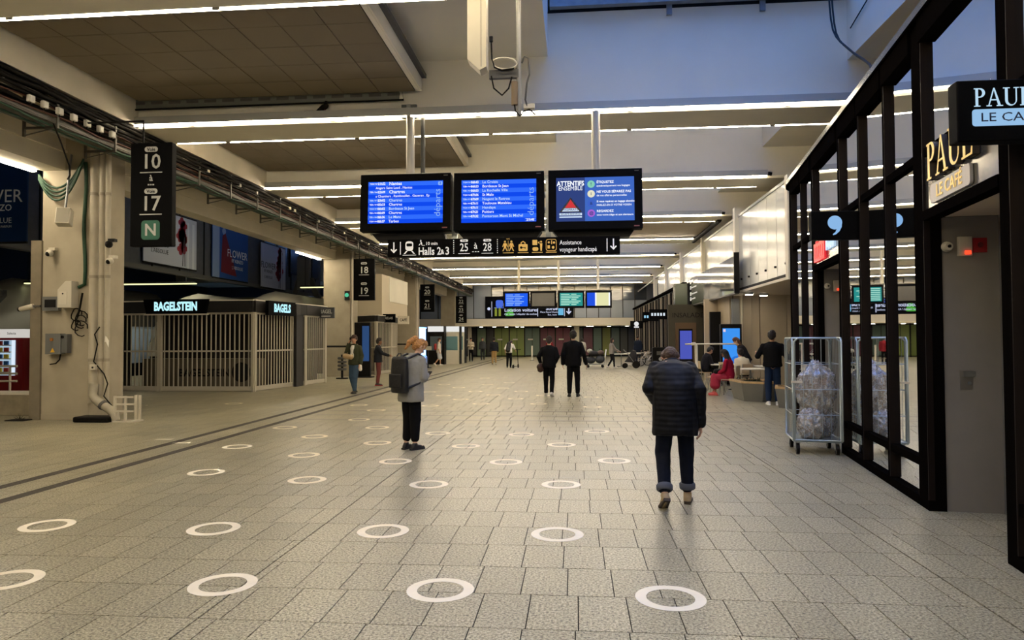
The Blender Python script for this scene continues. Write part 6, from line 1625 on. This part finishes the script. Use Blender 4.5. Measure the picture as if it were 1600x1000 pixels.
# ------------------------------------------------------------------ roll cage with rubbish bags
CG = thing('roll_cage', 'galvanised wire roll cage on castors by the glass shopfront', 'trolley', (3.375, 10.42, 0), math.radians(-9))
M_GALV = mat('galvanised', 'A9B4B6', .3, metal=.8)
cw, cd, z0, z1 = .315, .37, .20, 1.61
MB().box(-cw, cw, -cd, cd, .175, .20).build('base_tray', M_GALV, CG)
def panel(name, pts_x, ax, c, zt=z1):
    p = MB()
    a, b = pts_x
    def V(u, z): return (u, c, z) if ax == 'x' else (c, u, z)
    p.tube([V(a, z0), V(a, zt - .05), V(a + .05 * (1 if b > a else -1), zt), V(b - .05 * (1 if b > a else -1), zt), V(b, zt - .05), V(b, z0), V(a, z0)], .014, 8)
    o = p.build(name, M_GALV, CG)
    n = 5 if ax == 'x' else 7
    for i in range(1, n):
        u = a + (b - a) * i / n
        MB().cyl(V(u, z0), V(u, zt), .0035, n=5).build('wire', M_GALV, o)
    for z in (.55, .90, 1.25):
        MB().cyl(V(a, z), V(b, z), .006, n=6).build('cross_wire', M_GALV, o)
panel('front_panel', (-cw + .02, cw - .02), 'x', -cd)
panel('back_panel', (-cw + .02, cw - .02), 'x', cd)
panel('side_panel', (-cd, cd), 'y', -cw)
panel('side_panel', (-cd, cd), 'y', cw)
MB().box(-cw - .02, -cw + .12, -cd - .03, -cd + .02, .99, 1.02).build('latch_bar', M_PALE, CG)
for sx_ in (-1, 1):
    for sy_ in (-1, 1):
        x, y = sx_ * (cw - .06), sy_ * (cd - .06)
        w_ = MB().cyl((x - .02, y, .076), (x + .02, y, .076), .076, n=16).build('wheel', M_BLACK, CG)
        MB().box(x - .03, x + .03, y - .02, y + .05, .155, .175).box(x - .03, x - .022, y - .015, y + .03, .06, .16).box(x + .022, x + .03, y - .015, y + .03, .06, .16).build('castor_fork', M_STEEL, w_)
        MB().cyl((x - .034, y, .076), (x + .034, y, .076), .012).build('axle', M_STEEL, w_)
mbag = D.materials.new('bag_film'); mbag.use_nodes = True
n = mbag.node_tree; pb = n.nodes['Principled BSDF']
t1 = n.nodes.new('ShaderNodeTexVoronoi'); t1.inputs['Scale'].default_value = 13
tcx = n.nodes.new('ShaderNodeTexCoord'); nz = n.nodes.new('ShaderNodeTexNoise'); nz.inputs['Scale'].default_value = 11; nz.inputs['Detail'].default_value = 9; nz.inputs['Roughness'].default_value = .7; nz.inputs['Distortion'].default_value = .6
n.links.new(tcx.outputs['Object'], nz.inputs['Vector']); n.links.new(nz.outputs['Color'], t1.inputs['Vector'])
cr = n.nodes.new('ShaderNodeValToRGB'); e = cr.color_ramp.elements
e[0].color = (*lin('3F3F40'), 1); e[1].color = (*lin('B9B6B0'), 1)
for ps, cc in ((.34, '7C7A76'), (.43, 'B4B2AC'), (.48, '8E7B68'), (.53, 'DEDCD6'), (.60, '8C9CB4'), (.66, 'ECEAE2')):
    z = cr.color_ramp.elements.new(ps); z.color = (*lin(cc), 1)
n.links.new(nz.outputs['Fac'], cr.inputs[0])
n.links.new(cr.outputs[0], pb.inputs['Base Color']); pb.inputs['Roughness'].default_value = .14; pb.inputs['Coat Weight'].default_value = .6; pb.inputs['Specular IOR Level'].default_value = .8
tr_ = n.nodes.new('ShaderNodeBsdfTransparent'); mx = n.nodes.new('ShaderNodeMixShader'); mx.inputs[0].default_value = .68
n.links.new(tr_.outputs[0], mx.inputs[1]); n.links.new(pb.outputs[0], mx.inputs[2]); n.links.new(mx.outputs[0], n.nodes['Material Output'].inputs[0])
def crumple(label, c, r, tilt, seed, knot):
    t = thing('rubbish_bag', label, 'rubbish bag', c, tilt, group='rubbish bags in the roll cage')
    bm = bmesh.new(); bmesh.ops.create_icosphere(bm, subdivisions=5, radius=1.0)
    for v in bm.verts:
        d = v.co.copy()
        q = d * 2.3 + Vector((seed, seed * 2, 0))
        cr_ = abs(noise.noise(q * 1.4)) * .24 + abs(noise.noise(q * 3.7)) * .17 + abs(noise.noise(q * 8.0)) * .08
        s = 1.0 + .08 * noise.noise(q) - cr_ * .9
        v.co = Vector((d.x * r[0] * s, d.y * r[1] * s, d.z * r[2] * s))
        if d.z > .55 and knot: v.co.x *= 1 - .5 * (d.z - .55) / .45; v.co.y *= 1 - .5 * (d.z - .55) / .45
        v.co.z = max(v.co.z, -r[2] * .86)
    me = D.meshes.new('film'); bm.to_mesh(me); bm.free()
    me.materials.append(mbag); me.polygons.foreach_set('use_smooth', [True] * len(me.polygons))
    o = D.objects.new('film', me); COL.objects.link(o); o.parent = t
    lt = MB()
    cs = []
    for q in range(34):
        a, b_, rr = random.uniform(0, 6.3), random.uniform(-1, 1), random.uniform(.35, .7)
        p = Vector((r[0] * rr * math.cos(a) * math.sqrt(1 - b_ * b_), r[1] * rr * math.sin(a) * math.sqrt(1 - b_ * b_), r[2] * rr * b_))
        s_ = random.uniform(.025, .06)
        lt.cur = q % 6
        lt.add([p + Vector((random.uniform(-1, 1), random.uniform(-1, 1), random.uniform(-1, 1))) * s_ for _ in range(6)], [(0, 1, 2), (0, 2, 3), (0, 3, 4), (0, 4, 5), (1, 2, 4), (2, 3, 5)])
    lt.build('litter', [mat('litter_%d' % i, cc, .5) for i, cc in enumerate(('B9473A', 'E3DED2', '4C6FA3', 'C9A860', '2F2E30', '8A9A74'))], t, kind='stuff')
    return t
crumple('large clear rubbish bag of mixed litter standing in the roll cage', (3.42, 10.42, .88), (.30, .27, .44), .3, 3.1, True)
crumple('lower clear rubbish bag of food waste at the front of the roll cage', (3.30, 10.27, .40), (.25, .2, .26), .9, 7.7, False)
crumple('squashed clear rubbish bag at the rear right of the roll cage', (3.52, 10.52, .42), (.20, .22, .28), 1.9, 11.3, False)
t = thing('cardboard_strip', 'tall pale cardboard strip leaning inside the roll cage', 'cardboard', (3.27, 10.62, .18), math.radians(10), rot=(0, .06, .2))
MB().box(-.045, .045, -.01, .0, 0, 1.05).build('sheet', M_PALE, t)
MB().box(-.045, .045, -.014, -.01, .9, 1.0).build('fold', M_WHITE, t)
# ------------------------------------------------------------------ planters, tables, chairs
M_PL = mat('planter_grey', '6A6A64', .5, var=.08); M_RIM = mat('planter_wood', 'B99A6C', .5, var=.15, vscale=8)
def planter(label, x, y, w_, d_, h_, rz):
    t = thing('planter', label, 'planter', (x, y, 0), rz)
    o = [(-w_, -d_ * .4), (-w_ * .3, -d_), (w_ * .6, -d_ * .9), (w_, -d_ * .1), (w_ * .7, d_), (-w_ * .7, d_)]
    i = [(u * .86, v * .86) for u, v in o]
    n_ = len(o)
    vs = [(u * .82, v * .82, 0) for u, v in o] + [(u, v, h_) for u, v in o]
    MB().add(vs, [tuple(range(n_))[::-1]] + [(k_, (k_ + 1) % n_, n_ + (k_ + 1) % n_, n_ + k_) for k_ in range(n_)] + [tuple(range(n_, 2 * n_))]).build('tub', M_PL, t)
    vs = [(u * 1.01, v * 1.01, h_) for u, v in o] + [(u * 1.01, v * 1.01, h_ + .05) for u, v in o] + [(u, v, h_ + .05) for u, v in i] + [(u, v, h_) for u, v in i]
    MB().add(vs, [(a_ * n_ + k_, a_ * n_ + (k_ + 1) % n_, (a_ + 1) * n_ + (k_ + 1) % n_, (a_ + 1) * n_ + k_) for a_ in range(3) for k_ in range(n_)]).build('seat_rim', M_RIM, t)
    mb = MB()
    for q in range(60):
        a, r = random.uniform(0, 6.3), random.uniform(0, .7)
        px, py = w_ * r * math.cos(a) * .8, d_ * r * math.sin(a) * .8
        l_ = random.uniform(.05, .16); da = random.uniform(0, 6.3)
        mb.add([(px - .012, py, h_), (px + .012, py, h_), (px + l_ * .6 * math.cos(da), py + l_ * .6 * math.sin(da), h_ + l_)], [(0, 1, 2), (2, 1, 0)])
    mb.build('foliage', mat('leaf_dark', '2C3A22', .6), t, kind='stuff')
    MB().prism([(u * .99, v * .99) for u, v in i], h_ - .02, h_ + .01).build('soil', mat('soil', '2A2119', .9), t)
    return t
planter('grey angular planter seat with wooden rim beside the woman in crimson', 4.66, 18.85, .52, .78, .46, math.radians(12))
planter('smaller grey planter seat with wooden rim beside the roll cage', 5.05, 16.9, .45, .5, .44, math.radians(-5))
def table(label, x, y, rz=0, r=.4):
    t = thing('cafe_table', label, 'table', (x, y, 0), rz)
    MB().cbox(-r, r, -r, r, .0, .03, .0).build('tabletop', M_WHITE, t).location = (0, 0, .72)
    MB().cyl((0, 0, .02), (0, 0, .72), .03).build('stem', M_GREY, t)
    for q in range(4):
        a = PI / 4 + q * PI / 2
        MB().cyl((0, 0, .03), (.32 * math.cos(a), .32 * math.sin(a), .015), .016).build('foot', M_GREY, t)
    return t
# the tabletop helper builds in x/z, so lay a proper slab instead
def table(label, x, y, rz=0, a=.4, b=.4, zt=.74):
    t = thing('cafe_table', label, 'table', (x, y, 0), rz)
    MB().prism(rrect(-a, -b, a, b, .06), zt - .03, zt).build('tabletop', M_WHITE, t)
    MB().cyl((0, 0, .02), (0, 0, zt - .03), .03).build('stem', M_GREY, t)
    for q in range(4):
        an = PI / 4 + q * PI / 2
        MB().cyl((0, 0, .03), (.3 * math.cos(an), .3 * math.sin(an), .015), .016).build('foot', M_GREY, t)
    return t
table('white cafe table in front of the seated man in dark jacket', 4.98, 24.3, 0, .45, .4)
table('white cafe table behind the woman in crimson', 5.0, 20.75, 0, .4, .35)
table('white cafe table beside the bending person', 5.95, 22.7, 0, .4, .4)
M_CH = mat('chair_beige', 'B5A284', .5)
def chair(label, x, y, rz):
    t = thing('cafe_chair', label, 'chair', (x, y, 0), rz, group='cafe chairs at the seating area')
    MB().prism(rrect(-.2, -.2, .2, .2, .05), .44, .465).build('seat', M_CH, t)
    for sx_ in (-1, 1):
        MB().tube([(sx_ * .18, .18, .44), (sx_ * .22, .24, 0)], .012).build('leg', M_STEEL, t)
        MB().tube([(sx_ * .22, -.24, 0), (sx_ * .18, -.18, .45), (sx_ * .18, -.24, .84)], .012).build('leg', M_STEEL, t)
    MB().prism([(-.19, .58), (.19, .58), (.17, .84), (-.17, .84)], -.235, -.21, 'y').build('backrest', M_CH, t)
CH = [(4.3, 22.0, 1.2, 'beige cafe chair nearest the hall, in front of the seated man'), (4.35, 24.4, -1.3, 'beige cafe chair under the seated man in dark jacket'), (4.1, 21.3, 1.0, 'beige cafe chair left of the woman in crimson'), (4.3, 20.19, 1.08, 'chair under the woman in crimson'), (5.0, 21.6, .35, 'beige cafe chair under the person in cream'), (5.55, 20.7, 1.6, 'beige cafe chair behind the planter'), (4.9, 23.2, -1.2, 'beige cafe chair between the two white tables')]
for x, y, rz, lb in CH: chair(lb, x, y, rz)
for j, (x, y) in enumerate(((2.6, 40.6), (3.3, 41.5), (3.7, 44.0))):
    table(['far white table nearest the pushchair', 'far white table in front of the bicycles', 'far white table beside the navy coat'][j], x, y, .3 * j)
    chair(['far chair nearest the pushchair', 'far chair in front of the bicycles', 'far chair beside the navy coat'][j], x + .55, y + .1, 1.7)
t = thing('barrier_rail', 'white tubular barrier rail in front of the tan wall', 'barrier', (3.75, 22.6, 0))
MB().tube([(-.1, 0, 1.43), (-.0, 0, 1.44), (.04, 0, 1.38), (.05, 0, 0)], .05, 10).build('post', M_WHITE, t)
MB().cyl((-.3, 0, 1.43), (1.3, 0, 1.43), .025, n=8).build('rail', M_WHITE, t)
s = thing('advert_screen', 'black totem with bright blue screen in front of the tan wall', 'screen', (5.38, 24.95, 0))
MB().box(-.36, .36, 0, .2, 0, 2.1).build('case', M_BLACK, s, bev=.015)
MB().box(-.29, .29, -.008, 0, .72, 1.95).build('screen', emat('kiosk_blue', '3E93F0', 1.0), s)
flat([[(-.29, .72), (.29, .72), (.29, 1.02), (.1, .98), (-.1, .86), (-.29, .84)]], (0, -.012, 0), emat('kiosk_blue_dark', '2471D8', 1.0), s, 'wave')
flat([rect(-.27, 1.83, -.19, 1.92)], (0, -.012, 0), emat('kiosk_mark', 'E9D0DC', 1.0), s, 'emblem')
t = thing('leaning_stand', 'thin dark stand under the leaning man', 'stand', (5.85, 18.75, 0))
MB().cyl((0, 0, .02), (0, 0, 1.08), .03).build('stem', M_DARK, t); MB().cyl((0, 0, 0), (0, 0, .03), .22, n=14).build('foot', M_DARK, t); MB().box(-.25, .25, -.2, .2, 1.08, 1.1).build('top', M_DARK, t)
# ticket machines and posts on the left, far
for j, (x, y, c) in enumerate(((-8.9, 44.5, 0), (-7.95, 47.0, 1), (-8.0, 45.2, 1))):
    t = thing('ticket_machine', ['dark ticket machine with white lit top near the red backpack', 'white and blue ticket machine, farther of the two', 'white and blue ticket machine, nearer of the two'][j], 'ticket machine', (x, y, 0))
    MB().box(-.5, .5, 0, .6, 0, 2.1).build('case', M_BLACK if not c else M_WHITE, t)
    MB().box(-.52, .52, -.04, .5, 2.1, 2.45).build('header', emat('machine_header', 'F2F2EE', .9), t)
    MB().box(-.38, .38, -.012, 0, .9, 1.8).build('screen', mat('machine_panel', '55636B', .3) if not c else mat('machine_print', '5F8A92', .5), t)
    MB().box(.5, .56, -.05, .6, 0, 2.45).build('side_fin', M_BLACK, t)
t = thing('queue_post', 'dark queue post with small white notice left of the ticket machines', 'post', (-8.3, 39.2, 0))
MB().cyl((0, 0, .03), (0, 0, 1.0), .035).build('stem', M_DARK, t); MB().cyl((0, 0, 0), (0, 0, .03), .2, n=14).build('foot', M_DARK, t); MB().box(-.22, .2, -.02, .02, 1.0, 1.22).build('notice', M_PALE, t)
for j, (x, y) in enumerate(((-3.2, 52.0), (-2.0, 52.5))):
    t = thing('bollard', ['white bollard before the magenta shop, left one', 'white bollard before the magenta shop, right one'][j], 'bollard', (x, y, 0))
    MB().cyl((0, 0, 0), (0, 0, 1.1), .06, n=10).build('post', M_WHITE, t); MB().cyl((0, 0, 0), (0, 0, .04), .15, n=12).build('foot', M_GREY, t)
t = thing('litter', None, None) if False else None
o = MB().ell((0, 0, .012), (.035, .03, .012), 8, 6).build('paper_scrap', M_WHITE, label='white paper scrap on the paving near the first kiosk', cat='litter'); o.location = (-10.6, 16.6, 0)
D.scenes.remove(TMP)
D.batch_remove([WORK] + SPARE)
# ------------------------------------------------------------------ lettering curves become plain meshes
bpy.context.view_layer.update()
dg = bpy.context.evaluated_depsgraph_get()
OLD = []
for o in [o for o in SC.objects if o.type == 'FONT']:
    me = D.meshes.new_from_object(o.evaluated_get(dg))
    n_ = o.name.split('.')[0]; p_ = o.parent; ml = o.matrix_local.copy()
    m_ = o.data.materials[0]
    OLD.append(o)
    o.name = 'old_' + n_; q = D.objects.new(n_, me); COL.objects.link(q); q.parent = p_; q.matrix_local = ml
    if not me.materials: me.materials.append(m_)

_cv = [o.data for o in OLD]
D.batch_remove(OLD)
D.batch_remove(_cv)
